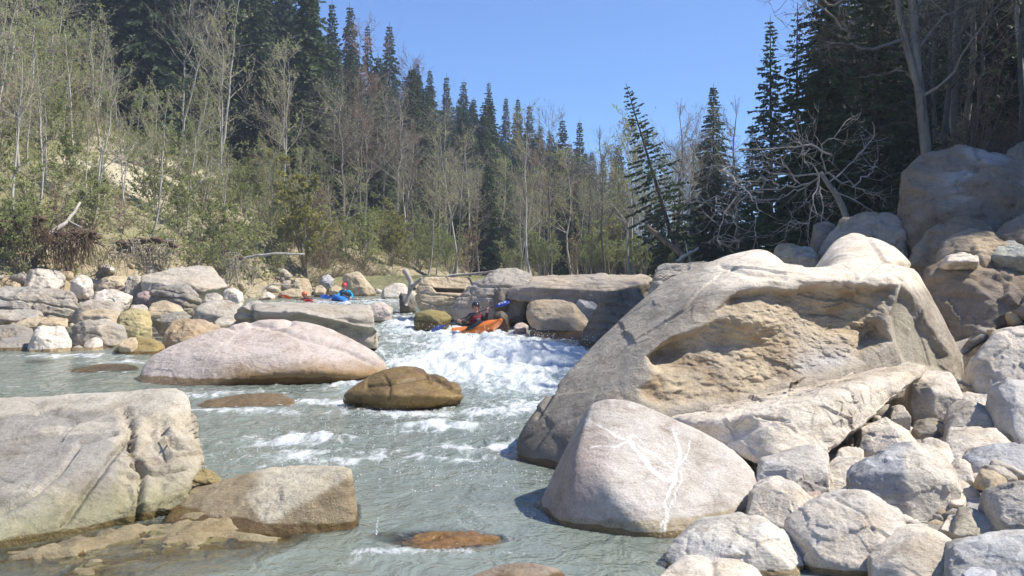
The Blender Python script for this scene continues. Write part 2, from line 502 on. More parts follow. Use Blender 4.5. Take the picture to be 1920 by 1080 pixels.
def facets(p):
    """Broken stone: every cell of a jittered lattice has its own tilted plane."""
    out = np.empty(len(p))
    for s0 in range(0, len(p), 16384):
        q = p[s0:s0 + 16384].astype(np.float32); q = q + 0.12 * np.sin(q[:, [1, 2, 0]] * 3.1)
        ci = np.floor(q - 0.5).astype(np.int32); best = np.full(len(q), 9.0, np.float32); val = np.zeros(len(q), np.float32)
        for dx in (0, 1):
            for dy in (0, 1):
                for dz in (0, 1):
                    c = ci + np.array((dx, dy, dz), np.int32)
                    h = np.take(_perm, (np.take(_perm, (np.take(_perm, c[:, 0] & 255) + c[:, 1]) & 255) + c[:, 2]) & 255)
                    d = q - c - 0.5 - 0.45 * np.stack([np.take(_GX, h), np.take(_GY, h), np.take(_GZ, h)], -1)
                    r2 = (d * d).sum(1)
                    w = 0.55 * np.take(_GX, (h * 7 + 3) & 255) + 0.7 * (d[:, 0] * np.take(_GY, (h + 91) & 255) + d[:, 1] * np.take(_GZ, (h + 57) & 255) + d[:, 2] * np.take(_GX, (h + 13) & 255))
                    m = r2 < best
                    best[m] = r2[m]; val[m] = w[m]
        out[s0:s0 + 16384] = val
    return out

def hull_planes(pts):
    bm = bmesh.new()
    for q in pts: bm.verts.new(q)
    bmesh.ops.convex_hull(bm, input=bm.verts[:])
    bm.normal_update()
    vs = np.array([v.co[:] for v in bm.verts if v.link_faces])
    c = (vs.min(0) + vs.max(0)) / 2 * 0.5 + vs.mean(0) * 0.5
    pl = []
    for f in sorted(bm.faces, key=lambda f: -f.calc_area()):
        if f.calc_area() < 1e-7: continue
        n = np.array(f.normal[:]); h = float(np.dot(n, np.array(f.verts[0].co[:]) - c))
        if h < 0: n, h = -n, -h
        if any(np.dot(n, m) > 0.985 and abs(h - g) < 0.05 * (abs(g) + 0.05) for m, g in pl): continue
        pl.append((n, h))
    bm.free()
    return c, np.array([a for a, b in pl]), np.array([b for a, b in pl]), (vs.max(0) - vs.min(0)) / 2

def project(V):
    dx, dy, dz = V[:, 0], V[:, 1], V[:, 2] - H
    cp, sp = math.cos(PITCH), math.sin(PITCH)
    fw = dy * cp - dz * sp; up = dy * sp + dz * cp
    return 960 + FPX * dx / fw, 540 - FPX * up / fw

TINT = dict(W=(0.67, 0.60, 0.50), G=(0.41, 0.37, 0.31), T=(0.52, 0.42, 0.285), Y=(0.47, 0.39, 0.20), P=(0.53, 0.445, 0.385),
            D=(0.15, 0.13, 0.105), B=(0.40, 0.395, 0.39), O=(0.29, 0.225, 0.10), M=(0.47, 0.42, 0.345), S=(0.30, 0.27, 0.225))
ROCKS = []
_rockseed = [100]

def rock(label, pts, tint, lvl=5, p=16, amp=0.03, freq=1.6, strata=0.0, bed=(0.15, 0.2, 1.0), sfreq=9.0, name='boulder', cat='boulder',
         sculpt=None, wet=0.10, rough=0.5, group=None, shallow=False, paint=None, water=True, chips=7, facet=None):
    """A boulder: the rounded intersection of the half-spaces round pts, then worn, layered and pitted."""
    _rockseed[0] += 1
    off = np.array((_rockseed[0] * 3.7, _rockseed[0] * 1.3, _rockseed[0] * 2.1)) % 97
    c, N, h, ext = hull_planes(pts)
    h = np.maximum(h, 0.02 * ext.max())
    p = (max(p, 15) if p > 12 else max(p, 7)) * 2.4
    rgc = np.random.RandomState(_rockseed[0])
    if chips:                                  # broken corners: extra flat facets that just cut the hull
        vv = np.array(pts) - c
        for k in range(chips):
            nn = rgc.normal(size=3); nn /= np.linalg.norm(nn)
            sup = float((vv @ nn).max())
            N = np.vstack([N, nn]); h = np.append(h, sup * rgc.uniform(0.80, 0.95))
    v, F = ico(lvl)
    v = v + np.array((0, -0.38, 0.10)); v = v / np.linalg.norm(v, axis=1)[:, None]      # finer towards the open river side
    d = v * np.maximum(ext, 0.25 * ext.max())
    q = np.maximum(d @ N.T, 0) / h[None, :]
    t = (q ** p).sum(1) ** (-1.0 / p)
    V = c + d * t[:, None]
    size = float((ext[0] * ext[1] * ext[2]) ** (1 / 3))
    n = vnormals(V, F)
    disp = amp * size * 1.6 * fbm(V * (freq / size) + off, 5, 0.5)
    fa = (1.5 if p > 40 else 0.55) if facet is None else facet
    if fa: disp += amp * size * fa * (facets(V * (2.1 / size) + off) + 0.45 * facets(V * (5.3 / size) + off + 40))
    disp += amp * size * 0.9 * ridged(V * (freq * 1.3 / size) + off + 31, 3) * rough
    if strata:
        b = np.array(bed, float); b /= np.linalg.norm(b)
        s = (V @ b) * sfreq / (2 * size) + 0.5 * fbm(V * (1.2 / size) + off, 3)
        fr = s - np.floor(s)
        prof = sstep(0.0, 0.18, fr) * (1 - sstep(0.82, 1.0, fr)) * (0.6 + 0.8 * ((np.sin(np.floor(s) * 12.9898 + _rockseed[0]) * 43758.5) % 1))
        disp += strata * size * (prof - 0.5) * (1 - np.abs(n @ b)) * (0.5 + 0.5 * sstep(-0.3, 0.3, fbm(V * (1.5 / size) + off + 3, 2)))
    V = V + n * disp[:, None]
    tcol = np.array(TINT[tint] if isinstance(tint, str) else tint)
    colv = np.tile(tcol, (len(V), 1))
    lo = fbm(V * (0.9 / size) + off + 11, 3)[:, None]
    colv = colv * (1 + 0.35 * lo) + np.array((0.05, 0.02, -0.02)) * fbm(V * (0.7 / size) + off + 51, 2)[:, None]
    ex = None
    if sculpt is not None:
        V, colv = sculpt(V, F, colv, off)
    if paint is not None:
        colv = paint(V, F, colv, off)
    zw = zwater(V[:, 0], V[:, 1])
    wt = (1 - sstep(0.0, max(wet, 1e-3) * 2, V[:, 2] - zw + 0.05 * fbm(V * 2.5 + off, 3))) if water else np.zeros(len(V))
    org = np.array((c[0], c[1], V[:, 2].min()))
    me = raw_mesh(name, V - org, F, M['rock'])
    set_attr(me, 'col', np.clip(colv, 0.02, 0.85)); set_attr(me, 'wet', wt)
    o = link(name, me); o.location = org
    tag(o, label, cat, group)
    ROCKS.append((o, V, F, shallow))
    return o

def P3(lst): return [at(*q) for q in lst]

def blob(poly, D, tf, tb, drop=0.25, sh=0.72, tilt=0.0, seed=0):
    """Hull points from an outline seen at distance D: the outline at mid depth, smaller ones in front and behind, and a buried foot."""
    rg = np.random.RandomState(seed + int(D * 10) + int(poly[0][0]))
    P = np.array([at(a, b, D) for a, b in poly])
    # lower points of the outline are nearer, upper ones farther back
    zr = (P[:, 2] - P[:, 2].min()) / (np.ptp(P[:, 2]) + 1e-6)
    for k, (a, b) in enumerate(poly): P[k] = at(a, b, D + (zr[k] - 0.5) * tilt)
    c = P.mean(0)
    def ring(sgn, t, lower):
        k = rg.permutation(len(P))[:max(3, int(len(P) * 0.6))]
        Q = c + (P[k] - c) * sh * rg.uniform(0.65, 1.2, (len(k), 1)); Q[:, 1] += sgn * t * rg.uniform(0.7, 1.15, len(k)); Q[:, 2] -= lower * np.ptp(P[:, 2])
        return Q
    F_ = ring(-1, tf, 0.12); B_ = ring(1, tb, 0.0)
    lo, hi = P.min(0), P.max(0); zb = lo[2] - drop
    mx, wx = (lo[0] + hi[0]) / 2, (hi[0] - lo[0]) * 0.36
    ft = np.array([(mx + sx * wx, D + yy, zb) for sx in (-1, 1) for yy in (-tf * 0.75, tb * 0.75)])
    return np.concatenate([P, F_, B_, ft])

def seg_dist(px, py, line):
    best = np.full(px.shape, 1e9)
    for (x0, y0), (x1, y1) in zip(line[:-1], line[1:]):
        dx, dy = x1 - x0, y1 - y0
        t = np.clip(((px - x0) * dx + (py - y0) * dy) / (dx * dx + dy * dy + 1e-9), 0, 1)
        best = np.minimum(best, np.hypot(px - x0 - t * dx, py - y0 - t * dy))
    return best

def in_poly(px, py, poly):
    ins = np.zeros(px.shape, bool); n = len(poly)
    for k in range(n):
        x0, y0 = poly[k]; x1, y1 = poly[(k + 1) % n]
        c = ((y0 > py) != (y1 > py)) & (px < (x1 - x0) * (py - y0) / (y1 - y0 + 1e-9) + x0)
        ins ^= c
    return ins

def sdf_poly(px, py, poly):
    d = seg_dist(px, py, list(poly) + [poly[0]])
    return np.where(in_poly(px, py, poly), d, -d)

# ---- the great boulder with the hollowed face
RECESS = [(1212, 668), (1262, 632), (1322, 604), (1352, 566), (1380, 546), (1430, 536), (1540, 534), (1640, 532), (1694, 530), (1672, 575), (1660, 600), (1672, 640),
          (1600, 690), (1520, 712), (1420, 742), (1300, 772), (1242, 778), (1200, 752), (1190, 725), (1222, 700)]
def sculpt_great(V, F, col, off):
    n = vnormals(V, F)
    px, py = project(V)
    front = sstep(0.15, -0.1, n[:, 1])
    sd = sdf_poly(px, py, RECESS) + 16 * fbm(V * 1.6 + off + 70, 4) + 5 * fbm(V * 6 + off, 3)
    # hollow: abrupt under the upper rim, fading out below
    depth = sstep(-3, 20, sd) * front
    low = sstep(790, 640, py)
    deep = depth * (0.07 + 0.15 * low) * (0.85 + 0.3 * fbm(V * 1.3 + off, 3))
    deep += depth * 0.22 * np.exp(-((px - 1255) / 60) ** 2 - ((py - 665) / 26) ** 2)
    deep += depth * 0.22 * np.exp(-((px - 1560) / 70) ** 2 - ((py - 600) / 34) ** 2)
    deep += depth * 0.30 * np.exp(-((px - 1655) / 26) ** 2 - ((py - 655) / 34) ** 2)
    deep -= depth * 0.20 * np.exp(-((px - 1400) / 90) ** 2 - ((py - 600) / 30) ** 2)
    V = V.copy()
    V[:, 1] += deep
    # beds and broken scales inside the hollow
    lay = V[:, 2] * 5.2 + V[:, 0] * 0.9 + 1.1 * fbm(V * 1.1 + off, 4)
    fr = lay - np.floor(lay)
    q = np.stack([V[:, 0] * 2.6 + V[:, 2] * 0.9, V[:, 1] * 2, V[:, 2] * 5.0], -1)
    msk = sstep(-0.25, 0.35, fbm(V * 0.9 + off + 5, 3))
    V[:, 1] += depth * (0.055 * (1 - fr) * msk + 0.06 * fbm(q + off, 5, 0.6) + 0.03 * ridged(q * 2.3 + 3, 3) + 0.03 * facets(np.stack([V[:, 0] * 2.5 + V[:, 2], V[:, 1], V[:, 2] * 3.4], -1) + off))
    # right shoulder: a flat shaded facet below a notch
    fac = sdf_poly(px, py, [(1690, 536), (1716, 560), (1742, 610), (1782, 668), (1780, 706), (1700, 690), (1676, 640), (1668, 590)])
    V[:, 1] += sstep(-4, 14, fac) * front * 0.16
    # saddle in the skyline and the worn hump to its left
    back = 1 - front
    g = np.exp(-((px - 1506) / 46) ** 2 - ((py - 470) / 70) ** 2)
    V[:, 2] -= 0.62 * g * sstep(12.3, 13.2, V[:, 1]) * sstep(1.4, 1.9, V[:, 2])
    # small steps along the upper rim
    rim = np.exp(-(seg_dist(px, py, [(1352, 540), (1430, 526), (1540, 520), (1690, 516)]) / 9) ** 2) * front
    V[:, 1] -= rim * 0.05 * (0.6 + fbm(V * 3 + off, 3))
    # long grooves on the river side and the cracks of the top
    for ln, w_, dp in (([(1008, 780), (1032, 742), (1040, 726)], 4, 0.05), ([(1626, 446), (1645, 470), (1656, 488), (1680, 492), (1712, 500)], 2.6, 0.07),
                       ([(1656, 488), (1632, 505), (1610, 524)], 2.6, 0.06), ([(1352, 500), (1400, 512), (1470, 522)], 4, 0.03)):
        g = np.exp(-(seg_dist(px, py, ln) / w_) ** 2)
        V -= n * (g * dp)[:, None]
        col = col * (1 - 0.45 * g[:, None])
    # colours: pale cap, ochre hollow, grey stone on the river side
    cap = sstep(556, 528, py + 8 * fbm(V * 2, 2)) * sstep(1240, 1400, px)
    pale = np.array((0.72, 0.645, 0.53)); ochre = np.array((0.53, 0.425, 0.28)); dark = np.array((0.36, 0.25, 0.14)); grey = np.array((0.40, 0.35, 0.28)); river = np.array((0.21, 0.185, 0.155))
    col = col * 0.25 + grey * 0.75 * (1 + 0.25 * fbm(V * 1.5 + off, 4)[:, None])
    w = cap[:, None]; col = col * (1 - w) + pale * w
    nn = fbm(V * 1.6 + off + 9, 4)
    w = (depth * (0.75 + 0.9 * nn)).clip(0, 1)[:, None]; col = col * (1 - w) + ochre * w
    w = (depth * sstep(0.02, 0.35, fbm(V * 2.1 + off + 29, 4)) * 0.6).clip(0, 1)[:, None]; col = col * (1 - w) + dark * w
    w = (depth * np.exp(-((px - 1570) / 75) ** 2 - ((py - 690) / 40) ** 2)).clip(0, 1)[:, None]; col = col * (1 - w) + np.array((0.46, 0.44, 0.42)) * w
    w = (sstep(1.35, 0.25, V[:, 2] + 0.25 * fbm(V * 1.5, 3) + (px - 965) * 0.0025) * sstep(1260, 1150, px))[:, None] * 0.92; col = col * (1 - w) + river * w  # low river flank painted darker to stand for its shade
    facet_tone = (sstep(0, 20, fac) * 0.5)[:, None]; col = col * (1 - facet_tone) + np.array((0.36, 0.34, 0.25)) * facet_tone  # greenish grey look of the shaded facet put into the colour
    return V, col

rock('huge grey and cream boulder with a hollowed ochre face on the river bank',
     P3([(963, 822, 11.4), (974, 872, 11.1), (990, 935, 11.3), (1100, 930, 10.6), (1032, 724, 12.0), (1123, 637, 12.6), (1215, 552, 13.0), (1252, 524, 13.2),
         (1352, 488, 13.2), (1380, 474, 13.2), (1421, 464, 13.3), (1568, 462, 14.0), (1627, 438, 14.3), (1673, 454, 14.3), (1716, 493, 14.0), (1750, 555, 13.6), (1782, 614, 13.4), (1810, 676, 13.2), (1808, 730, 13.1),
         (1205, 672, 11.1), (1290, 600, 11.35), (1358, 536, 11.6), (1440, 524, 11.7), (1692, 520, 12.2), (1242, 800, 10.75), (1400, 790, 10.8), (1560, 760, 11.2), (1760, 740, 12.2), (1110, 800, 10.8), (1100, 880, 10.5),
         (1200, 600, 15.2), (1560, 490, 16.0), (1780, 690, 15.6), (1000, 860, 13.2), (1100, 900, 15), (1700, 800, 15)]),
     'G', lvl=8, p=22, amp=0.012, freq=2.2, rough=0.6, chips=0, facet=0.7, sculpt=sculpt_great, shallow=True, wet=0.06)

# ---- pale boulder with white quartz veins
VEINS = [([(1098, 787), (1130, 803), (1160, 818), (1182, 828)], 2.2), ([(1108, 840), (1150, 836), (1182, 830)], 2.0), ([(1180, 820), (1186, 836), (1204, 858), (1222, 880), (1240, 896), (1255, 900), (1266, 888)], 5.5),
         ([(1262, 808), (1272, 826), (1276, 850), (1274, 868), (1266, 886), (1264, 905), (1252, 925), (1245, 944), (1248, 962), (1252, 975), (1246, 1004)], 4.6), ([(1294, 822), (1294, 842), (1284, 860), (1276, 872)], 2.0),
         ([(1198, 838), (1225, 852), (1250, 872), (1262, 882)], 1.6), ([(1276, 884), (1278, 902), (1270, 915), (1262, 940), (1252, 962)], 2.0), ([(1252, 968), (1240, 985), (1237, 1004)], 2.0), ([(1176, 818), (1192, 816), (1200, 826)], 2.2), ([(1222, 880), (1236, 876), (1262, 868)], 1.4)]
def paint_veins(V, F, col, off):
    px, py = project(V); n = vnormals(V, F)
    col = col * 0.1 + np.array((0.53, 0.487, 0.44)) * 0.9
    pink = (sstep(1190, 1060, px + 20 * fbm(V * 2, 2)) * sstep(760, 860, py))[:, None] * 0.6
    col = col * (1 - pink) + np.array((0.44, 0.31, 0.25)) * pink  # shade of the left face painted in as brownish pink
    band = sstep(0, 6, py - ip(px, [(980, 960), (1170, 976), (1313, 964), (1375, 950), (1415, 915), (1430, 900)]) + 3 * fbm(V * 4, 2))[:, None] * 0.8
    col = col * (1 - band) + np.array((0.40, 0.335, 0.215)) * band
    px2 = px + 8 * fbm(V * 7 + off, 4); py2 = py + 8 * fbm(V * 7 + off + 20, 4); wv = 0.70 + 0.55 * fbm(V * 5 + off + 60, 3)
    front = n[:, 1] < 0.35
    for ln, w_ in VEINS:
        g = (sstep(1.25, 0.5, seg_dist(px2, py2, ln) / (w_ * np.maximum(wv, 0.25))) * front * np.clip(0.95 + 0.5 * fbm(V * 11 + off, 3), 0.3, 1))[:, None]
        col = col * (1 - g) + np.array((0.85, 0.84, 0.81)) * g
    return col
rock('smooth pale boulder crossed by branching white veins at the water',
     P3([(990, 1002, 9.0), (996, 967, 9.1), (1027, 915, 9.3), (1052, 870, 9.4), (1070, 828, 9.4), (1092, 775, 9.4), (1112, 750, 9.3), (1145, 742, 9.25), (1180, 746, 9.25), (1220, 762, 9.2), (1256, 786, 9.2),
         (1302, 810, 9.15), (1355, 826, 9.1), (1396, 856, 9.0), (1424, 890, 8.9), (1430, 925, 8.7), (1410, 952, 8.4), (1104, 780, 9.0), (1086, 830, 8.7), (1072, 890, 8.45), (1060, 950, 8.3), (1050, 1000, 8.25), (1140, 900, 8.2), (1170, 960, 8.0), (1250, 1000, 7.9), (1330, 990, 8.05),
         (1130, 1040, 8.0), (1260, 1050, 7.9), (1000, 1030, 9.0), (1150, 800, 10.2), (1300, 850, 10.2), (1390, 900, 10.0), (1060, 930, 10.2), (1060, 1010, 10), (1380, 1000, 10)]),
     'W', lvl=7, p=13, amp=0.010, freq=1.4, rough=0.2, chips=0, facet=0.5, paint=paint_veins, shallow=True, wet=0.04)

# ---- undercut slab leaning on the great boulder
def sculpt_slab(V, F, col, off):
    n = vnormals(V, F); px, py = project(V)
    V = V.copy()
    # scooped upper surface behind the lip, and an undercut below it
    lip = ip(px, [(1240, 782), (1330, 792), (1430, 764), (1470, 752), (1560, 742), (1660, 720), (1735, 684)])
    sc = sstep(0, 34, lip - py) * sstep(0.25, -0.1, n[:, 1])
    V[:, 1] += sc * 0.05
    und = sstep(6, 40, py - lip) * sstep(1560, 1380, px) * (n[:, 1] < 0.2)
    V[:, 1] += und * 0.16 * sstep(1330, 1440, px) * sstep(1560, 1480, px) * 0 + und * 0.12 * sstep(1480, 1380, px)
    for ln, w_, dp in (([(1418, 780), (1450, 786), (1480, 790)], 3.0, 0.03), ([(1600, 742), (1612, 770), (1596, 800)], 4, 0.03)):
        g = np.exp(-(seg_dist(px, py, ln) / w_) ** 2); V -= n * (g * dp)[:, None]
    w = (sc * 0.8)[:, None]; col = col * (1 - w) + np.array((0.50, 0.41, 0.295)) * w
    return V, col
rock('long cream slab with an undercut lip leaning below the huge boulder',
     P3([(1246, 784, 10.6), (1262, 806, 10.0), (1330, 826, 9.6), (1395, 846, 9.4), (1440, 876, 9.2), (1470, 876, 9.2), (1560, 842, 9.5), (1600, 800, 9.9), (1660, 760, 10.5), (1716, 712, 11.0), (1736, 686, 11.3), (1716, 676, 11.6), (1640, 690, 11.7),
         (1420, 755, 10.9), (1330, 776, 10.8), (1430, 772, 9.5), (1480, 762, 9.6), (1560, 752, 9.9), (1450, 800, 11), (1600, 780, 11.6)]),
     'W', lvl=7, p=26, amp=0.022, freq=1.8, strata=0.06, bed=(-0.35, 0.1, 1), sfreq=5, sculpt=sculpt_slab, rough=0.7, water=False)

# ---- left foreground
def sculpt_left(V, F, col, off):
    n = vnormals(V, F); px, py = project(V); V = V.copy()
    # one long crack, broken right-hand corner, pale worn crust over grey stone
    for ln, w_, dp in (([(0, 962), (60, 930), (110, 888), (150, 832), (215, 812)], 3.5, 0.05), ([(232, 770), (245, 800), (250, 850), (270, 880), (262, 930), (258, 985)], 5, 0.10), ([(300, 775), (312, 830), (330, 850)], 4, 0.07),
                       ([(345, 880), (290, 886), (250, 870)], 4, 0.08), ([(262, 888), (264, 930), (256, 990)], 3, 0.06), ([(120, 985), (170, 910), (215, 850), (240, 820)], 6, 0.07)):
        g = np.exp(-(seg_dist(px, py, ln) / w_) ** 2); V -= n * (g * dp)[:, None]; col = col * (1 - 0.3 * g[:, None])
    blk = sstep(205, 235, px) * sstep(760, 790, py)
    V += n * (blk * (0.09 * facets(V * 2.4 + off) + 0.045 * facets(V * 5.5 + off) + 0.03 * ridged(V * 4 + off, 3)) + (1 - blk) * 0.010 * facets(V * np.array((0.8, 1.6, 1.6)) + off))[:, None]
    crust = sstep(-0.05, 0.15, fbm(np.stack([V[:, 0] * 0.9, V[:, 1] * 2.2, V[:, 2] * 2], -1) + off, 5) + 0.25 * sstep(840, 760, py) - 0.1)
    grey = np.array((0.30, 0.28, 0.245)); cr = np.array((0.53, 0.48, 0.39))
    col = col * 0.2 + grey * 0.8
    w = (crust * 0.85)[:, None]; col = col * (1 - w) + cr * w
    w = (blk * 0.65)[:, None]; col = col * (1 - w) + np.array((0.43, 0.375, 0.28)) * w
    alg = (sstep(0.42, 0.10, V[:, 2] + 0.1 * fbm(V * 3, 3)))[:, None] * 0.6; col = col * (1 - alg) + np.array((0.23, 0.225, 0.10)) * alg
    return V, col
rock('big grey rock with pale crust and a long crack, standing in the shallows',
     P3([(-60, 750, 10.4), (120, 742, 10.3), (215, 736, 10.2), (330, 728, 10.0), (349, 738, 9.9), (354, 775, 9.7), (364, 850, 9.35), (376, 878, 9.2), (345, 922, 8.8), (250, 968, 8.4), (160, 1002, 8.1), (100, 995, 8.05), (40, 1012, 7.8), (-60, 1030, 7.4),
         (-160, 1060, 7.3), (-160, 940, 8.3), (-160, 770, 10.0), (222, 810, 9.4), (240, 812, 9.4), (350, 880, 10.2), (100, 860, 11.0), (-100, 900, 11), (200, 1060, 8.2), (-60, 1080, 7.5), (360, 960, 9.2)]),
     'G', lvl=7, p=44, amp=0.010, freq=2.6, rough=0.8, chips=0, facet=1.0, sculpt=sculpt_left, shallow=True, wet=0.07)

def paint_tan_top(V, F, col, off):
    px, py = project(V)
    w = (sstep(-8, 8, ip(px, [(430, 900), (500, 985), (560, 950), (655, 893), (670, 890)]) - py + 6 * fbm(V * 5 + off, 3)) * sstep(455, 500, px + 30 * fbm(V * 4 + off, 3)))[:, None]
    col = np.tile(np.array((0.30, 0.24, 0.15)), (len(V), 1)) * (1 + 0.3 * fbm(V * 2 + off, 4)[:, None])
    return col * (1 - w) + np.array((0.54, 0.48, 0.36)) * w
rock('wedge shaped rock with pale crusted crest and brown wet flank, beside the cracked rock',
     P3([(340, 922, 9.05), (480, 884, 9.2), (628, 857, 9.0), (652, 864, 8.75), (660, 892, 8.35), (524, 976, 8.12), (440, 1006, 8.0), (300, 990, 8.35), (670, 958, 8.3), (664, 992, 8.2), (560, 1014, 8.0), (650, 950, 9.2), (480, 960, 9.6), (330, 990, 9.4)]) + [(-2.3, 7.9, -0.5), (-1.3, 8.1, -0.5), (-1.4, 9.2, -0.5), (-3.0, 9.2, -0.5)],
     'T', lvl=6, p=36, amp=0.016, freq=2.4, chips=2, facet=1.2, paint=paint_tan_top, shallow=True, wet=0.08)
rock('brown rock shelf just under water in front of the cracked rock',
     [(-4.3, 6.4, -0.17), (-2.9, 6.5, -0.14), (-1.75, 7.3, -0.10), (-1.6, 8.2, -0.05), (-2.4, 8.7, -0.01), (-3.0, 8.3, -0.01), (-3.3, 8.0, 0.02), (-3.9, 7.5, -0.01), (-4.6, 7.0, -0.12), (-4.3, 6.4, -0.9), (-1.6, 8, -0.9), (-3, 9, -0.9), (-5, 8, -0.9), (-2, 7, -0.8)],
     (0.30, 0.245, 0.145), lvl=6, p=22, amp=0.05, freq=1.6, strata=0.05, bed=(-0.5, 0.6, 0.7), sfreq=8, name='rock_shelf', cat='rock', shallow=True, wet=0.0)
rock('low mossy brown ledge stones at the foot of the cracked rock',
     P3([(332, 880, 9.2), (395, 880, 9.25), (414, 892, 9.2), (412, 902, 9.15), (350, 916, 9.0), (338, 900, 9.0), (345, 950, 9.2), (400, 930, 9.4), (360, 900, 9.8), (405, 905, 9.6)]),
     'O', lvl=6, p=18, amp=0.05, strata=0.10, sfreq=4, name='rock', cat='rock', shallow=True, wet=0.06)
rock('rusty brown rock top barely breaking the foreground water',
     [(-1.05, 7.8, -0.07), (-0.75, 7.6, 0.015), (-0.3, 7.65, 0.01), (0.02, 7.9, -0.08), (-0.3, 8.05, 0.0), (-0.75, 8.05, 0.0), (-1.2, 8.0, -0.2), (-0.5, 7.45, -0.6), (0.0, 7.9, -0.6), (-0.5, 8.4, -0.6), (-1.2, 7.9, -0.6), (-0.6, 8, -0.9)],
     (0.46, 0.32, 0.18), lvl=6, p=9, amp=0.07, name='rock', cat='rock', shallow=True, wet=0.3)
rock('dim brown rock at the bottom edge, half under water',
     P3([(880, 1078, 6.7), (940, 1058, 6.8), (1000, 1056, 6.8), (1050, 1068, 6.8), (1070, 1090, 6.6), (960, 1110, 6.4), (900, 1130, 6.8), (1030, 1130, 7.0), (960, 1080, 7.2), (1020, 1085, 7.1)]),
     (0.30, 0.235, 0.17), lvl=6, p=12, amp=0.03, name='rock', cat='rock', shallow=True, wet=0.08)

# ---- middle of the river
def paint_long(V, F, col, off):
    px, py = project(V)
    col = col * 0.45 + np.array((0.585, 0.51, 0.455)) * 0.55
    br = (sstep(0.58, 0.22, V[:, 2] + 0.16 * fbm(V * 2.0 + off, 4)) * sstep(360, 480, px))[:, None]
    return col * (1 - br) + np.array((0.30, 0.19, 0.08)) * br
def sculpt_long(V, F, col, off):
    n = vnormals(V, F); px, py = project(V); V = V.copy()
    for ln, w_, dp in (([(505, 610), (560, 632), (640, 655), (700, 682)], 4, 0.05), ([(400, 600), (440, 618), (470, 612)], 4, 0.05), ([(470, 605), (505, 612), (545, 605)], 5, 0.08)):
        g = np.exp(-(seg_dist(px, py, ln) / w_) ** 2); V -= n * (g * dp)[:, None]
    return V, paint_long(V, F, col, off)
rock('long pinkish white whaleback boulder lying across the middle of the river',
     P3([(240, 722, 19.4), (255, 690, 19.5), (290, 662, 19.7), (350, 636, 20.0), (420, 612, 20.3), (470, 600, 20.5), (545, 597, 20.6), (590, 604, 20.5), (640, 624, 20.2), (690, 650, 19.8), (728, 680, 19.4), (734, 695, 19.2), (690, 706, 18.8), (600, 718, 18.5), (480, 726, 18.4), (350, 730, 18.6), (270, 730, 18.9),
         (300, 670, 22.0), (500, 625, 23), (690, 670, 22), (300, 760, 19.5), (650, 740, 19.5), (300, 740, 21.5), (650, 720, 21.5), (400, 668, 18.9), (560, 660, 18.9)]),
     'P', lvl=7, p=14, amp=0.014, freq=1.8, rough=0.4, sculpt=sculpt_long, shallow=True, wet=0.13)
def groove_olive(V, F, col, off):
    n = vnormals(V, F); px, py = project(V); V = V.copy()
    for ln, w_, dp in (([(690, 724), (740, 718), (800, 708), (850, 712)], 2.5, 0.035), ([(800, 690), (815, 706), (850, 730), (872, 736)], 4, 0.05), ([(720, 702), (732, 724), (728, 750)], 2.5, 0.025)):
        g = np.exp(-(seg_dist(px, py, ln) / w_) ** 2); V -= n * (g * dp)[:, None]; col = col * (1 - 0.45 * g[:, None])
    w = (sstep(0.0, 0.3, fbm(V * 1.5 + off, 4)) * 0.5)[:, None]
    return V, col * (1 - w) + np.array((0.24, 0.17, 0.08)) * w
rock('rounded wet olive brown boulder in midstream below the rapid',
     P3([(634, 742, 15.9), (660, 722, 16.0), (700, 698, 16.2), (750, 684, 16.3), (800, 692, 16.3), (845, 708, 16.2), (874, 728, 16.0), (874, 748, 15.8), (820, 758, 15.5), (740, 772, 15.3), (700, 764, 15.4), (720, 740, 15.2), (800, 740, 15.3), (700, 730, 17.2), (840, 740, 17.2), (720, 800, 15.9), (840, 790, 16.2), (650, 780, 16.2)]),
     (0.46, 0.37, 0.20), lvl=6, p=8, amp=0.022, freq=1.8, chips=0, facet=0.9, sculpt=groove_olive, shallow=True, wet=0.7)
rock('low speckled rock with water sliding over it, near the whaleback boulder',
     P3([(352, 768, 15.8), (385, 750, 16.2), (450, 738, 16.5), (520, 736, 16.5), (556, 750, 16.2), (556, 768, 15.7), (480, 776, 15.4), (400, 780, 15.5), (400, 800, 16), (540, 800, 16), (450, 760, 17.5), (540, 765, 17.2)]),
     (0.42, 0.36, 0.27), lvl=6, p=12, amp=0.03, name='rock', cat='rock', shallow=True, wet=0.6)
rock('brown rock awash between the olive boulder and the speckled rock',
     P3([(640, 770, 15.4), (700, 758, 15.6), (760, 768, 15.4), (740, 786, 15.1), (660, 786, 15.1), (700, 810, 15.5), (650, 800, 16), (750, 800, 16)]),
     (0.40, 0.29, 0.13), lvl=5, p=12, amp=0.04, name='rock', cat='rock', shallow=True, wet=0.7)
rock('flat grey rock awash in the quiet left pool',
     P3([(118, 700, 21.0), (180, 684, 21.6), (250, 680, 21.8), (262, 692, 21.4), (240, 706, 20.8), (150, 708, 20.6), (180, 730, 21), (240, 720, 22), (140, 715, 22.5)]),
     'S', lvl=5, p=12, amp=0.04, name='rock', cat='rock', shallow=True, wet=0.25)
rock('thin dark rock showing in the left pool near the shore',
     P3([(44, 690, 22.6), (75, 679, 23), (103, 683, 22.8), (98, 692, 22.2), (60, 694, 22.2), (70, 720, 22.6), (95, 705, 23.5), (50, 705, 23.6)]),
     'O', lvl=5, p=12, amp=0.04, name='rock', cat='rock', shallow=True, wet=0.4)
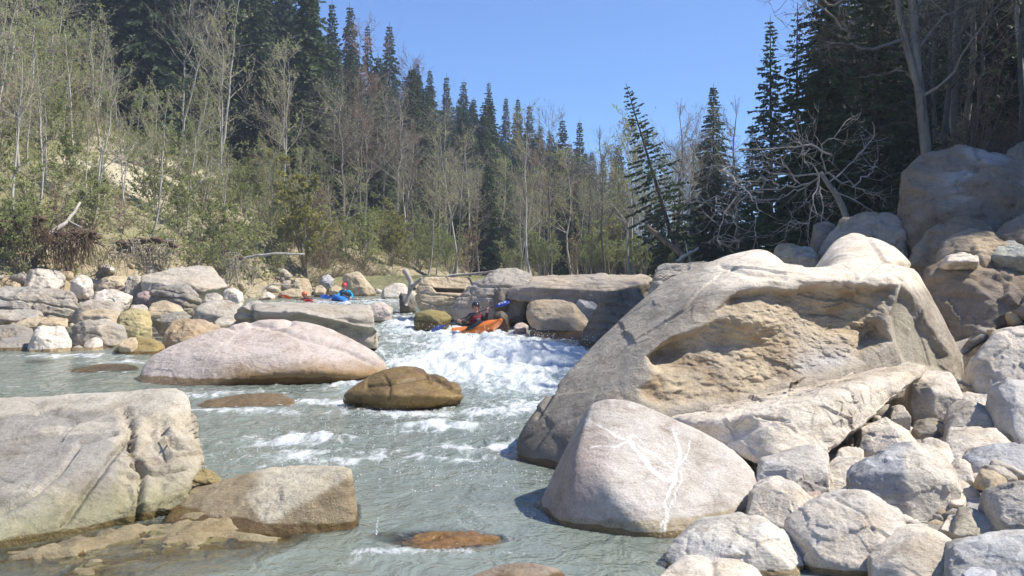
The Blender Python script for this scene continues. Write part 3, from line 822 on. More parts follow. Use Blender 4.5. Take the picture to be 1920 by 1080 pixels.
def sculpt_ledge(V, F, col, off):
    n = vnormals(V, F); px, py = project(V); V = V.copy()
    g = np.exp(-(seg_dist(px, py, [(468, 572), (470, 600)]) / 4) ** 2); V -= n * (g * 0.12)[:, None]
    low = (sstep(6, 20, py - ip(px, [(437, 590), (540, 586), (560, 578), (690, 606)])))
    V[:, 1] += 0.35 * low * (n[:, 1] < 0.2)
    return V, col
rock('flat topped grey ledge with a dark overhang behind the whaleback boulder',
     P3([(437, 602, 24.5), (438, 576, 24.8), (470, 566, 25.2), (560, 572, 25.4), (640, 572, 25.4), (695, 576, 25.0), (698, 592, 24.4), (694, 640, 24.2), (706, 656, 24.2), (600, 594, 23.6), (540, 584, 23.6), (480, 586, 23.8), (640, 640, 23.9), (450, 640, 24.5), (520, 640, 24.2), (480, 572, 28.0), (680, 578, 28.0), (690, 650, 27), (460, 640, 27)]),
     'G', lvl=6, p=34, amp=0.018, strata=0.06, sfreq=5, sculpt=sculpt_ledge)

# ---- boulders of the left shore: outline, distance, depth in front and behind, tint, label
def rk(label, poly, D, tf, tb, tint, lvl=6, p=20, amp=0.035, strata=0.0, name='boulder', cat='boulder', wet=0.08, tilt=0.4, sfreq=6, bed=(0.15, 0.2, 1.0), drop=0.3, sh=0.72, group=None, water=True, sculpt=None, rough=0.5):
    return rock(label, blob(poly, D, tf, tb, drop=drop, sh=sh, tilt=tilt), tint, lvl=lvl, p=p, amp=amp, strata=strata, name=name, cat=cat, wet=wet, sfreq=sfreq, bed=bed, group=group, water=water, sculpt=sculpt, rough=rough)

LEFT = [
 ('square cream block below the root bank', [(44, 536), (47, 508), (75, 500), (112, 507), (122, 520), (120, 540)], 35, 0.4, 0.6, 'W', 5, 30, 0.0),
 ('tan rock at the left edge below the root bank', [(-14, 538), (-8, 514), (16, 510), (38, 522), (40, 538)], 35, 0.4, 0.5, 'T', 5, 20, 0.0),
 ('long layered grey ledge at the left edge', [(-60, 584), (-60, 540), (20, 537), (90, 541), (150, 552), (152, 570), (128, 584), (60, 588)], 31, 0.6, 0.9, 'G', 6, 30, 0.10),
 ('thin grey slab under the layered ledge', [(-40, 598), (-40, 584), (30, 580), (82, 584), (84, 594), (40, 600)], 29.6, 0.5, 0.5, 'G', 5, 26, 0.10),
 ('orange tan rock beside the square shouldered block', [(178, 546), (184, 524), (210, 515), (240, 520), (242, 544), (212, 550)], 34, 0.35, 0.5, 'T', 5, 20, 0.0),
 ('grey square shouldered block touching the big sunlit slab', [(232, 550), (236, 518), (256, 513), (270, 520), (270, 548), (254, 554)], 33.6, 0.3, 0.5, 'M', 5, 28, 0.0),
 ('thinly layered dark grey rock in front of the sunlit slab', [(280, 570), (284, 538), (312, 532), (350, 533), (372, 552), (368, 574), (320, 576)], 30.5, 0.5, 0.6, 'S', 6, 22, 0.22),
 ('flat white stone behind the striated block', [(168, 566), (180, 546), (210, 541), (248, 555), (244, 570), (210, 574)], 32, 0.4, 0.6, 'W', 5, 18, 0.0),
 ('brownish rock above the striated block', [(132, 598), (140, 570), (172, 560), (212, 562), (226, 582), (220, 602)], 29.5, 0.4, 0.5, 'M', 5, 20, 0.05),
 ('low tan stone on top of the striated block', [(136, 604), (150, 584), (190, 576), (226, 584), (230, 602), (190, 610)], 28.3, 0.35, 0.5, 'T', 5, 16, 0.0),
 ('yellow lichened block beside the striated block', [(218, 612), (222, 586), (250, 577), (276, 582), (284, 606), (272, 628), (236, 628)], 27.4, 0.35, 0.5, 'Y', 5, 24, 0.05),
 ('large striated grey block on the left shore', [(126, 650), (130, 612), (160, 600), (205, 596), (232, 612), (238, 648), (200, 664), (150, 664)], 26.2, 0.45, 0.7, 'G', 6, 22, 0.12),
 ('pale block with a flat light face by the left pool', [(50, 656), (56, 626), (82, 610), (118, 612), (132, 640), (128, 664), (84, 670)], 25.2, 0.4, 0.6, 'W', 5, 32, 0.0),
 ('shaded grey rock at the left edge of the pool', [(-16, 668), (-4, 640), (30, 628), (58, 640), (60, 668)], 25.4, 0.4, 0.6, 'S', 5, 18, 0.0),
 ('dark low rock at the left edge above the pool', [(-30, 644), (-20, 616), (20, 606), (56, 614), (58, 634), (30, 646)], 27, 0.4, 0.5, 'S', 5, 18, 0.0),
 ('long flat tan stone behind the pale faced block', [(20, 610), (40, 598), (90, 594), (130, 600), (128, 612), (70, 616)], 28.4, 0.35, 0.4, 'T', 5, 18, 0.08),
 ('small round white stone against the striated block', [(158, 660), (158, 638), (174, 630), (192, 636), (194, 656), (178, 666)], 25.4, 0.25, 0.25, 'W', 5, 10, 0.0),
 ('fist shaped stone at the water beside the round white stone', [(132, 664), (136, 650), (148, 646), (158, 652), (158, 666)], 25.2, 0.2, 0.2, 'M', 4, 12, 0.0),
 ('wet brown rocks ridge at the tail of the whaleback boulder', [(208, 670), (218, 648), (250, 632), (290, 632), (310, 650), (300, 676), (250, 680)], 24.6, 0.4, 0.6, 'O', 5, 14, 0.1),
 ('small tan rock on the wet brown ridge', [(224, 646), (232, 634), (250, 632), (258, 642), (244, 652)], 24.4, 0.2, 0.25, 'T', 4, 14, 0.0),
 ('orange tan boulder tucked behind the whaleback boulder', [(304, 640), (310, 612), (330, 598), (370, 597), (412, 608), (424, 630), (390, 646), (330, 648)], 25.4, 0.5, 0.7, (0.48, 0.36, 0.23), 6, 20, 0.0),
 ('grey white rounded boulder left of the flat topped ledge', [(362, 596), (368, 574), (390, 562), (430, 562), (452, 574), (452, 598), (400, 604)], 28, 0.45, 0.6, 'M', 5, 14, 0.0),
 ('tan rounded stone below the thinly layered rock', [(276, 588), (284, 568), (310, 563), (340, 574), (350, 592), (310, 598)], 29.2, 0.4, 0.5, 'T', 5, 14, 0.05),
 ('brown wedge stone beside the grey white boulder', [(290, 600), (310, 586), (345, 584), (362, 596), (350, 606), (310, 608)], 28.2, 0.3, 0.4, 'S', 5, 18, 0.1),
 ('pale angular stone right of the sunlit slab', [(414, 560), (420, 544), (436, 538), (454, 548), (456, 562), (434, 566)], 31.5, 0.35, 0.4, 'W', 5, 26, 0.0),
 ('small grey stone below the sunlit slab', [(378, 566), (386, 552), (404, 548), (418, 558), (414, 568)], 31, 0.25, 0.3, 'M', 4, 18, 0.0),
 ('dark red brown stone between slab and layered rock', [(254, 566), (258, 550), (274, 544), (288, 556), (284, 572)], 31.2, 0.25, 0.3, (0.34, 0.26, 0.23), 5, 18, 0.0),
 ('rough tan block on the bank behind the red kayak', [(541, 545), (546, 524), (560, 518), (580, 522), (585, 540), (572, 548)], 47, 0.4, 0.5, 'T', 5, 24, 0.0),
 ('flat tan rock just behind the red kayak', [(518, 560), (524, 546), (550, 541), (580, 546), (584, 558), (550, 562)], 45, 0.4, 0.5, 'T', 5, 18, 0.05),
 ('whitish low stones left of the red kayak', [(484, 562), (490, 550), (504, 547), (516, 554), (514, 563)], 43, 0.3, 0.3, 'W', 4, 14, 0.0),
 ('leaning tan slab with a dark edge behind the blue kayaker', [(642, 520), (650, 510), (668, 508), (684, 522), (706, 548), (700, 556), (668, 556), (660, 534)], 47, 0.35, 0.5, 'T', 5, 34, 0.0),
 ('pale rounded boulder upstream of the blue kayaker', [(714, 556), (720, 536), (738, 529), (762, 532), (772, 550), (760, 560), (730, 562)], 44, 0.5, 0.6, 'W', 5, 14, 0.0),
 ('dark wedge rock at the foot of the driftwood pole', [(748, 556), (752, 548), (764, 550), (778, 566), (780, 580), (764, 574)], 36, 0.3, 0.4, 'D', 5, 26, 0.0),
 ('flat pinkish rock in the water above the rapid', [(680, 582), (696, 570), (716, 566), (738, 578), (732, 587), (700, 590)], 33, 0.4, 0.5, 'P', 5, 18, 0.0),
 ('grey stones heap above the blue kayaker', [(598, 530), (604, 517), (616, 514), (626, 524), (622, 532)], 48, 0.3, 0.4, 'B', 4, 20, 0.0),
 ('small brown stone on the bank left of the blue kayaker', [(616, 546), (620, 538), (630, 534), (640, 540), (638, 548)], 46, 0.25, 0.3, 'T', 4, 18, 0.0),
 ('small tan stone right of the red kayaker', [(588, 548), (592, 538), (602, 534), (612, 542), (610, 549)], 46, 0.25, 0.3, 'T', 4, 20, 0.0),
 ('cream stone under the roots left of the sunlit slab', [(130, 536), (138, 520), (156, 514), (172, 524), (172, 540), (150, 544)], 35, 0.35, 0.4, 'W', 5, 24, 0.0),
 ('flat grey stone left of the tan rounded stone', [(244, 584), (252, 572), (268, 570), (280, 580), (274, 588)], 29.4, 0.3, 0.3, 'M', 4, 16, 0.0),
 ('low rock at the waterline left of the flat topped ledge', [(400, 604), (412, 594), (436, 594), (446, 606), (430, 614), (410, 612)], 26.6, 0.3, 0.4, 'M', 4, 16, 0.0),
]
for (lb, poly, D, tf, tb, tint, lvl, p, st) in LEFT:
    big = max(a for a, b in poly) - min(a for a, b in poly) > 40
    rk(lb, poly, D, tf, tb, tint, lvl=6 if max(a for a, b in poly) - min(a for a, b in poly) > 125 else 5, p=p, strata=st, name='boulder' if big else 'rock', cat='boulder' if big else 'rock', amp=0.04)

# the sunlit slab with its dark broken end
rock('big sunlit slab with a dark broken end on the left shore',
     P3([(262, 536, 32.2), (264, 518, 33), (300, 508, 34), (372, 497, 35), (398, 501, 34.6), (428, 534, 33.2), (412, 548, 32.6), (376, 557, 32.0), (350, 532, 31.6), (300, 540, 31.6), (268, 544, 31.9), (400, 530, 36), (300, 530, 36), (370, 580, 32.5), (280, 575, 32.5), (420, 570, 34)]),
     'M', lvl=6, p=40, amp=0.018)

# ---- rocks across the river, below the far trees
def sculpt_notch(V, F, col, off):
    n = vnormals(V, F); px, py = project(V); V = V.copy()
    g = sdf_poly(px, py, [(812, 540), (870, 543), (866, 550), (818, 548)]); V[:, 1] += 0.45 * sstep(-1.5, 2.5, g) * (n[:, 1] < 0.2)
    return V, col
rk('tan bedded block with a shadowed notch, behind the orange kayak', [(780, 562), (784, 530), (800, 519), (880, 520), (892, 540), (880, 570), (850, 584), (800, 584)], 33, 0.4, 1.2, 'T', lvl=6, p=34, amp=0.02, strata=0.07, sfreq=6, sculpt=sculpt_notch)
rk('sloping grey rock running up to the long overhanging slab', [(840, 584), (862, 556), (890, 530), (930, 506), (968, 503), (1000, 514), (990, 530), (940, 560), (926, 588)], 31.5, 0.5, 1.5, (0.40, 0.36, 0.31), lvl=6, p=22, amp=0.03, strata=0.06)
rock('long grey overhanging slab spanning the far bank',
     P3([(936, 556, 30.5), (950, 534, 31.5), (1000, 518, 32.5), (1090, 516, 33), (1200, 515, 33), (1222, 520, 32), (1216, 545, 30.6), (1160, 572, 29.8), (1060, 566, 29.9), (990, 566, 30.0), (940, 562, 30.3), (1000, 540, 29.9), (1150, 545, 29.9), (980, 530, 36), (1200, 530, 36), (1190, 560, 34), (980, 560, 34)]),
     (0.39, 0.335, 0.27), lvl=6, p=30, amp=0.02, strata=0.04, sfreq=5, water=False)
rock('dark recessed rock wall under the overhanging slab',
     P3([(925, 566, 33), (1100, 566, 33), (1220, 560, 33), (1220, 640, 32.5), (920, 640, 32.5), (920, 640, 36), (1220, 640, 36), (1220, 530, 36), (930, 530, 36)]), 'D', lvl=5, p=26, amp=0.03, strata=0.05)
def sculpt_arch(V, F, col, off):
    n = vnormals(V, F); px, py = project(V); V = V.copy()
    g = np.exp(-((px - 1050) / 34) ** 2 - ((py - 612) / 14) ** 2); V[:, 2] += 0.22 * g * (py > 596)
    return V, col
rk('tan arched boulder perched on a brown one at the far bank', [(986, 598), (988, 572), (1004, 562), (1050, 561), (1086, 572), (1106, 596), (1106, 618), (1090, 622), (1060, 602), (1010, 606)], 28.6, 0.4, 0.5, (0.44, 0.36, 0.26), lvl=6, p=16, amp=0.04, sculpt=sculpt_arch, drop=0.02)
rk('wet brown boulder under the tan arched boulder', [(990, 628), (1000, 610), (1040, 600), (1080, 606), (1098, 622), (1090, 638), (1040, 642)], 28.4, 0.5, 0.6, (0.26, 0.20, 0.15), lvl=6, p=14, amp=0.035, wet=0.35)
rk('bluish grey block between the arched boulder and the dark block', [(1078, 572), (1086, 562), (1112, 566), (1128, 580), (1124, 600), (1104, 606)], 29, 0.3, 0.4, 'B', lvl=5, p=30)
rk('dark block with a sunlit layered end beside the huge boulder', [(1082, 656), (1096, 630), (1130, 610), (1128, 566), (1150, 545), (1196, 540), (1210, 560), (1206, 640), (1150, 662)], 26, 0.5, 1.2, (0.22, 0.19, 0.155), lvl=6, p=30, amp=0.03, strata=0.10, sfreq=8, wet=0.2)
rk('black round rock behind the raised blue paddle blade', [(924, 560), (928, 546), (940, 540), (952, 546), (956, 560), (940, 566)], 31, 0.3, 0.4, 'D', lvl=5, p=12)
rk('dark wet rock to the right of the orange kayak', [(922, 612), (926, 590), (940, 580), (952, 592), (956, 614), (940, 620)], 30, 0.35, 0.4, 'D', lvl=5, p=16, wet=0.5)
rk('small pale stone at the water right of the orange kayak', [(962, 614), (968, 606), (980, 604), (991, 610), (990, 617)], 29.4, 0.2, 0.25, 'P', lvl=4, p=14, name='rock', cat='rock')
rk('mossy wet rock left of the orange kayak', [(772, 596), (782, 585), (810, 580), (836, 584), (848, 596), (820, 604), (790, 603)], 30.5, 0.4, 0.5, (0.26, 0.22, 0.09), lvl=5, p=14, wet=0.35)
rk('flat grey rock with dry grass behind the huge boulder', [(1212, 550), (1222, 506), (1246, 494), (1330, 490), (1362, 500), (1350, 545), (1280, 560)], 19, 0.6, 1.0, (0.40, 0.365, 0.31), lvl=6, p=26, amp=0.03, strata=0.06, water=False)

# ---- right bank, upper pile under the trees
def sculpt_upper(V, F, col, off):
    n = vnormals(V, F); px, py = project(V); V = V.copy()
    for ln, w_, dp in (([(1700, 360), (1730, 368), (1762, 374)], 3, 0.06), ([(1832, 284), (1836, 300), (1830, 320)], 3.5, 0.08), ([(1832, 286), (1880, 300), (1920, 320)], 4, 0.05)):
        g = np.exp(-(seg_dist(px, py, ln) / w_) ** 2); V -= n * (g * dp)[:, None]
    sp = sstep(0.05, 0.3, fbm(np.stack([V[:, 0] * 1.0, V[:, 1], V[:, 2] * 2.6], -1) + off, 5))[:, None] * 0.6 * sstep(1740, 1790, px)[:, None]
    col = col * (1 - sp) + np.array((0.50, 0.48, 0.46)) * sp
    return V, col
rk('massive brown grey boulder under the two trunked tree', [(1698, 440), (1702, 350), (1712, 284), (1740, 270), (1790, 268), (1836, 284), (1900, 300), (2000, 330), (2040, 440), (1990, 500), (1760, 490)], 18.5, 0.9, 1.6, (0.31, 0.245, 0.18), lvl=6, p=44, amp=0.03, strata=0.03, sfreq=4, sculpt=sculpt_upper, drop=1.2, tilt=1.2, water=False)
rk('dark rock at the right edge above the massive boulder', [(1880, 306), (1892, 280), (1920, 264), (1970, 270), (1990, 310)], 22, 0.4, 0.6, 'S', lvl=5, p=18, drop=1.0, water=False)
UP = [
 ('grey brown block left of the massive boulder', [(1536, 474), (1560, 432), (1622, 394), (1690, 398), (1698, 420), (1700, 480), (1620, 486)], 18.5, 0.5, 0.9, (0.43, 0.35, 0.26), 6, 34, 0.0, 0.8),
 ('rounded dark rock left of the grey brown block', [(1518, 458), (1522, 426), (1544, 412), (1568, 420), (1572, 456), (1544, 466)], 19, 0.4, 0.5, (0.30, 0.24, 0.175), 5, 18, 0.0, 0.6),
 ('small sunlit rock peeking above the rounded dark rock', [(1570, 428), (1578, 408), (1596, 402), (1610, 412), (1606, 430)], 20.5, 0.3, 0.4, 'T', 5, 26, 0.0, 0.5),
 ('pale angular stone at the edge of the forest', [(1458, 480), (1462, 460), (1476, 453), (1502, 464), (1494, 486)], 18, 0.3, 0.4, 'T', 5, 34, 0.0, 0.6),
 ('grey split stone beside the pale angular stone', [(1486, 484), (1492, 466), (1506, 458), (1528, 470), (1528, 486)], 17.6, 0.3, 0.4, 'M', 5, 30, 0.0, 0.6),
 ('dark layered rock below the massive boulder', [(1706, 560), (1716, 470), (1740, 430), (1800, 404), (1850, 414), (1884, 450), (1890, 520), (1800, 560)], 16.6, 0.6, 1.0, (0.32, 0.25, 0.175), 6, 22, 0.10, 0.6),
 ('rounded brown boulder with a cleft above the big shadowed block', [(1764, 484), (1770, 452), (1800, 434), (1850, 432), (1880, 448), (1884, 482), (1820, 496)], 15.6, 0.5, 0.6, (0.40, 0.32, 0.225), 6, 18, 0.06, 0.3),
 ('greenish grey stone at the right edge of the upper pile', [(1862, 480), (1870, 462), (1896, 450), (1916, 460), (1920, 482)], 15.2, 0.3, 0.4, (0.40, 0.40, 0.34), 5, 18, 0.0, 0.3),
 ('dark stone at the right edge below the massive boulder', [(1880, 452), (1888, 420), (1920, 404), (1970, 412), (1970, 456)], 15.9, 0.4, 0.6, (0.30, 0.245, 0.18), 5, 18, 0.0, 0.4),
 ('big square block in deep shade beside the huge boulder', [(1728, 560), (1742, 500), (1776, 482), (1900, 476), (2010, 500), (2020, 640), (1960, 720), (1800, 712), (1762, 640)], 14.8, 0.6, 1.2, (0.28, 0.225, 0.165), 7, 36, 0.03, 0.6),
 ('small white stones on top of the big shaded block', [(1774, 492), (1782, 478), (1806, 473), (1832, 480), (1834, 492)], 14.9, 0.25, 0.3, 'W', 4, 18, 0.0, 0.1),
]
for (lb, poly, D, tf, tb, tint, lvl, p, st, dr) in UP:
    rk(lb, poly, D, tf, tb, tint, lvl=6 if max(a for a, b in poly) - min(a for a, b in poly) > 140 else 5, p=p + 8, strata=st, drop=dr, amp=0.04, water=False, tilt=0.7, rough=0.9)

# ---- right bank, cobbles and boulders near the camera
def groove(lines):
    def f(V, F, col, off):
        n = vnormals(V, F); px, py = project(V); V = V.copy()
        for ln, w_, dp in lines:
            g = np.exp(-(seg_dist(px, py, ln) / w_) ** 2); V -= n * (g * dp)[:, None]
        return V, col
    return f
RIGHT = [
 ('hooked cream rock with a shaded hollow beyond the slab tip', [(1704, 740), (1716, 706), (1754, 694), (1784, 698), (1804, 736), (1800, 790), (1770, 780), (1716, 752)], 11.2, 0.35, 0.5, 'W', 6, 22, 0.3, None),
 ('white rounded boulder at the right edge under the shaded block', [(1830, 720), (1836, 660), (1870, 626), (1920, 610), (1990, 620), (2010, 740), (1920, 760), (1850, 744)], 11.2, 0.5, 0.7, 'W', 6, 16, 0.5, None),
 ('tall white speckled stone at the right edge', [(1868, 780), (1872, 730), (1892, 710), (1940, 712), (1970, 800), (1930, 850), (1890, 820)], 9.8, 0.35, 0.5, (0.58, 0.545, 0.49), 6, 16, 0.5, None),
 ('small pale stone behind the leaning triangular stone', [(1804, 776), (1812, 738), (1838, 727), (1866, 744), (1870, 778), (1840, 790)], 10.8, 0.3, 0.35, 'W', 5, 18, 0.4, None),
 ('leaning triangular stone with a shaded face', [(1776, 812), (1800, 772), (1822, 750), (1860, 766), (1876, 796), (1850, 818), (1810, 824)], 10.2, 0.3, 0.4, 'M', 6, 22, 0.3, None),
 ('broad white slab stone under the undercut slab', [(1610, 850), (1616, 806), (1660, 782), (1704, 806), (1722, 834), (1680, 862), (1640, 862)], 10.0, 0.3, 0.4, 'W', 6, 34, 0.3, None),
 ('crumbly cream stone left of the broad white slab stone', [(1568, 862), (1572, 842), (1592, 834), (1618, 840), (1618, 864), (1590, 870)], 9.6, 0.2, 0.25, 'W', 5, 18, 0.2, None),
 ('oblong grey striped cobble next to the veined boulder', [(1416, 900), (1428, 874), (1470, 852), (1530, 836), (1556, 846), (1556, 870), (1500, 920), (1440, 926)], 8.9, 0.28, 0.4, (0.56, 0.525, 0.47), 6, 16, 0.3, None),
 ('pale smooth cobble behind the rough two toned boulder', [(1526, 924), (1536, 890), (1580, 864), (1630, 856), (1656, 880), (1640, 930), (1570, 938)], 8.9, 0.25, 0.4, 'W', 6, 14, 0.3, None),
 ('rough two toned grey and cream boulder among the cobbles', [(1588, 940), (1600, 890), (1650, 850), (1710, 828), (1760, 840), (1790, 880), (1784, 930), (1750, 985), (1700, 1000), (1640, 980)], 8.2, 0.35, 0.5, (0.50, 0.48, 0.45), 7, 24, 0.3, 'two'),
 ('cream stone behind the rough two toned boulder', [(1726, 860), (1732, 830), (1756, 822), (1796, 842), (1804, 862), (1770, 880)], 9.3, 0.25, 0.3, 'W', 5, 18, 0.3, None),
 ('broad low white boulder with a pitted top, right bank', [(1768, 856), (1776, 822), (1812, 806), (1870, 804), (1900, 830), (1890, 862), (1820, 872)], 9.4, 0.35, 0.5, 'W', 6, 20, 0.3, None),
 ('shadowed blue grey boulder behind the brick like stones', [(1808, 900), (1816, 860), (1850, 836), (1900, 828), (1960, 840), (1970, 910), (1900, 920), (1850, 910)], 8.9, 0.3, 0.45, 'B', 6, 16, 0.3, None),
 ('pale small stone left of the shadowed blue grey boulder', [(1786, 900), (1788, 868), (1804, 858), (1820, 870), (1818, 902)], 8.7, 0.2, 0.2, 'W', 5, 16, 0.2, None),
 ('white quartz streaked boulder below the oblong cobble', [(1400, 975), (1412, 930), (1450, 902), (1490, 902), (1524, 936), (1526, 970), (1480, 990), (1430, 990)], 8.1, 0.28, 0.4, 'W', 6, 18, 0.3, None),
 ('big round tan white boulder with a dark curved crack at the waterline', [(1460, 1010), (1478, 962), (1530, 938), (1590, 922), (1640, 918), (1680, 940), (1700, 980), (1690, 1010), (1640, 1052), (1560, 1072), (1490, 1050)], 7.3, 0.35, 0.5, (0.56, 0.505, 0.43), 7, 14, 0.3, [([(1566, 936), (1596, 950), (1618, 962), (1632, 984), (1640, 1000)], 2.4, 0.018)]),
 ('whitish angular boulder in the shallows under the veined boulder', [(1247, 1050), (1256, 1020), (1300, 990), (1360, 968), (1430, 966), (1476, 1000), (1506, 1050), (1490, 1080), (1400, 1090), (1290, 1080)], 7.2, 0.3, 0.45, (0.60, 0.555, 0.48), 7, 20, 0.3, [([(1290, 1010), (1284, 1030), (1296, 1056)], 2.5, 0.015)]),
 ('double humped white boulder at the bottom edge', [(1222, 1090), (1256, 1062), (1290, 1053), (1330, 1062), (1370, 1054), (1410, 1058), (1440, 1086), (1420, 1130), (1260, 1130)], 6.5, 0.25, 0.4, 'W', 6, 12, 0.3, [([(1333, 1050), (1336, 1080), (1340, 1110)], 9, 0.03)]),
 ('smooth pale boulder at the bottom edge beside the cracked round boulder', [(1632, 1070), (1650, 1030), (1700, 1004), (1760, 996), (1810, 1010), (1836, 1050), (1830, 1110), (1730, 1130), (1650, 1110)], 6.6, 0.3, 0.45, 'W', 6, 12, 0.3, None),
 ('blue grey broken boulder in the bottom right corner', [(1780, 1080), (1800, 1040), (1850, 1010), (1920, 996), (1990, 1000), (2010, 1120), (1900, 1150), (1800, 1120)], 6.2, 0.3, 0.4, (0.52, 0.51, 0.49), 6, 34, 0.3, None),
 ('grey boulder at the right edge above the broken boulder', [(1874, 975), (1884, 932), (1910, 908), (1960, 900), (1990, 990), (1930, 1010), (1890, 1000)], 7.0, 0.3, 0.4, (0.48, 0.445, 0.39), 6, 16, 0.3, None),
 ('blue grey round pebble beside the two toned boulder', [(1810, 956), (1816, 938), (1834, 929), (1856, 938), (1858, 956), (1836, 964)], 7.9, 0.12, 0.15, 'B', 5, 10, 0.1, None),
 ('white cobble right of the two toned boulder', [(1773, 972), (1780, 954), (1796, 946), (1814, 956), (1814, 974), (1794, 982)], 7.8, 0.12, 0.15, 'W', 5, 12, 0.1, None),
 ('yellow white angular stone with a shadowed side by the pebbles', [(1786, 1000), (1800, 970), (1826, 952), (1856, 966), (1876, 990), (1860, 1014), (1810, 1014)], 7.2, 0.18, 0.25, (0.50, 0.45, 0.345), 6, 26, 0.15, None),
 ('pale sliver stone left of the yellow white stone', [(1764, 992), (1776, 972), (1800, 964), (1808, 978), (1790, 1000)], 7.4, 0.1, 0.15, 'W', 5, 24, 0.1, None),
 ('mossy white pebble at the foot of the two toned boulder', [(1708, 992), (1716, 980), (1732, 974), (1746, 982), (1744, 996), (1724, 1000)], 7.5, 0.1, 0.12, (0.44, 0.44, 0.36), 5, 22, 0.1, None),
 ('dark grey pebble beside the mossy white pebble', [(1744, 994), (1748, 980), (1758, 974), (1770, 984), (1766, 998)], 7.5, 0.1, 0.1, 'S', 4, 22, 0.1, None),
 ('long pale pebble under the blue grey boulder', [(1786, 920), (1790, 904), (1804, 898), (1836, 922), (1832, 934), (1812, 932)], 8.3, 0.1, 0.15, 'W', 5, 14, 0.1, None),
 ('tan pebble left of the right edge boulder', [(1856, 950), (1862, 930), (1882, 918), (1900, 926), (1894, 952), (1872, 960)], 7.7, 0.14, 0.2, 'M', 5, 14, 0.1, None),
 ('white egg shaped pebble under the right edge boulder', [(1848, 972), (1854, 956), (1868, 952), (1880, 960), (1878, 976), (1862, 980)], 7.4, 0.1, 0.12, 'W', 5, 10, 0.1, None),
 ('upright white pebble beside the two toned boulder', [(1784, 946), (1786, 926), (1798, 918), (1808, 926), (1806, 946)], 8.0, 0.08, 0.1, 'W', 5, 12, 0.1, None),
 ('reddish pebble between the oblong cobble and pale smooth cobble', [(1510, 930), (1516, 918), (1530, 912), (1538, 922), (1530, 934)], 8.6, 0.08, 0.1, (0.42, 0.33, 0.28), 4, 14, 0.1, None),
 ('cream pebble above the cracked round boulder', [(1514, 944), (1522, 932), (1546, 928), (1560, 938), (1544, 950)], 8.2, 0.1, 0.12, 'T', 5, 14, 0.1, None),
 ('white pointed stone behind the veined boulder', [(1338, 862), (1344, 834), (1366, 820), (1386, 838), (1398, 872), (1370, 880)], 9.6, 0.2, 0.25, 'W', 5, 26, 0.2, None),
 ('pale small stone under the hooked rock', [(1670, 786), (1676, 764), (1690, 754), (1700, 772), (1694, 792)], 10.6, 0.2, 0.2, 'M', 5, 18, 0.3, None),
 ('shaded stone in the gap below the hooked rock', [(1720, 812), (1730, 790), (1756, 782), (1776, 796), (1774, 820), (1740, 826)], 10.6, 0.2, 0.3, 'S', 5, 14, 0.3, None),
 ('round white stone by the tip of the broken boulder', [(1812, 1086), (1822, 1066), (1846, 1056), (1866, 1066), (1868, 1090)], 6.05, 0.08, 0.12, (0.46, 0.47, 0.49), 5, 24, 0.1, None),
]
def paint_two(V, F, col, off):
    px, py = project(V)
    w = sstep(-12, 12, (px - 1690) - (py - 900) * -0.1 + 30 * fbm(V * 3 + off, 3))[:, None]
    s = sstep(0.0, 0.3, fbm(np.stack([V[:, 0] * 5, V[:, 1] * 5, V[:, 2] * 12], -1) + off, 4))[:, None]
    g = np.array((0.36, 0.355, 0.35)) * (1 - s) + np.array((0.56, 0.545, 0.52)) * s
    return g * (1 - w) + np.array((0.62, 0.565, 0.475)) * w
for (lb, poly, D, tf, tb, tint, lvl, p, dr, sp) in RIGHT:
    wpx = max(a for a, b in poly) - min(a for a, b in poly)
    nm = 'boulder' if wpx > 100 else ('stone' if wpx > 50 else 'pebble')
    pts = blob(poly, D, tf, tb, drop=dr, tilt=0.35)
    rock(lb, pts, tint, lvl=6 if wpx > 110 else 5, p=p if p < 14 else p + 12, amp=0.024, chips=4, name=nm, cat=nm, paint=paint_two if sp == 'two' else None, sculpt=groove(sp) if isinstance(sp, list) else None, wet=0.045)
# four brick like broken stones
for k, (lb, poly) in enumerate([
    ('lowest and largest of the stacked brick like stones', [(1836, 914), (1840, 888), (1862, 882), (1888, 896), (1882, 916)]),
    ('brick like stone in the middle of the leaning stack', [(1846, 888), (1850, 872), (1880, 874), (1906, 892), (1902, 902), (1880, 896)]),
    ('topmost brick like stone of the leaning stack', [(1854, 872), (1858, 862), (1880, 864), (1920, 884), (1918, 896), (1890, 888)]),
    ('brick like stone lying to the right of the stack', [(1884, 912), (1890, 896), (1920, 900), (1944, 910), (1940, 922), (1900, 918)])]):
    rock(lb, blob(poly, 8.0 + 0.12 * k, 0.1, 0.2, drop=0.03, tilt=0.1), 'M' if k else 'T', lvl=4, p=34, amp=0.02, name='stone', cat='stone', wet=0.02)

# ---- loose cobbles and gravel, too many and too small to pick apart
def gravel(name, label, spots, seed, tints, sizes):
    rg = np.random.RandomState(seed)
    v0, f0 = ico(2)
    mb = MB(); cols = []
    for (x, y, z, s) in spots:
        a = rg.normal(size=(3, 3)); q, _ = np.linalg.qr(a)
        sc = s * rg.uniform(0.55, 1.3, 3)
        v = v0 * (1 + 0.22 * rg.uniform(-1, 1, (len(v0), 1)))
        v = (v * sc) @ q.T; v[:, 2] *= 0.75
        mb.add(v + np.array((x, y, z)), f0)
        cols.append(np.tile(np.array(TINT[tints[rg.randint(len(tints))]]) * rg.uniform(0.75, 1.1), (len(v0), 1)))
    o = mb.build(name, M['rock']); set_attr(o.data, 'col', np.concatenate(cols)); set_attr(o.data, 'wet', np.zeros(mb.n))
    return tag(o, label, 'gravel', kind='stuff')
rg = np.random.RandomState(5)
yy = rg.uniform(5.8, 13.5, 1900); xx = ip(yy, XR) - 0.1 + rg.uniform(0, 1, 1900) * (0.56 * yy + 1.3 - ip(yy, XR))
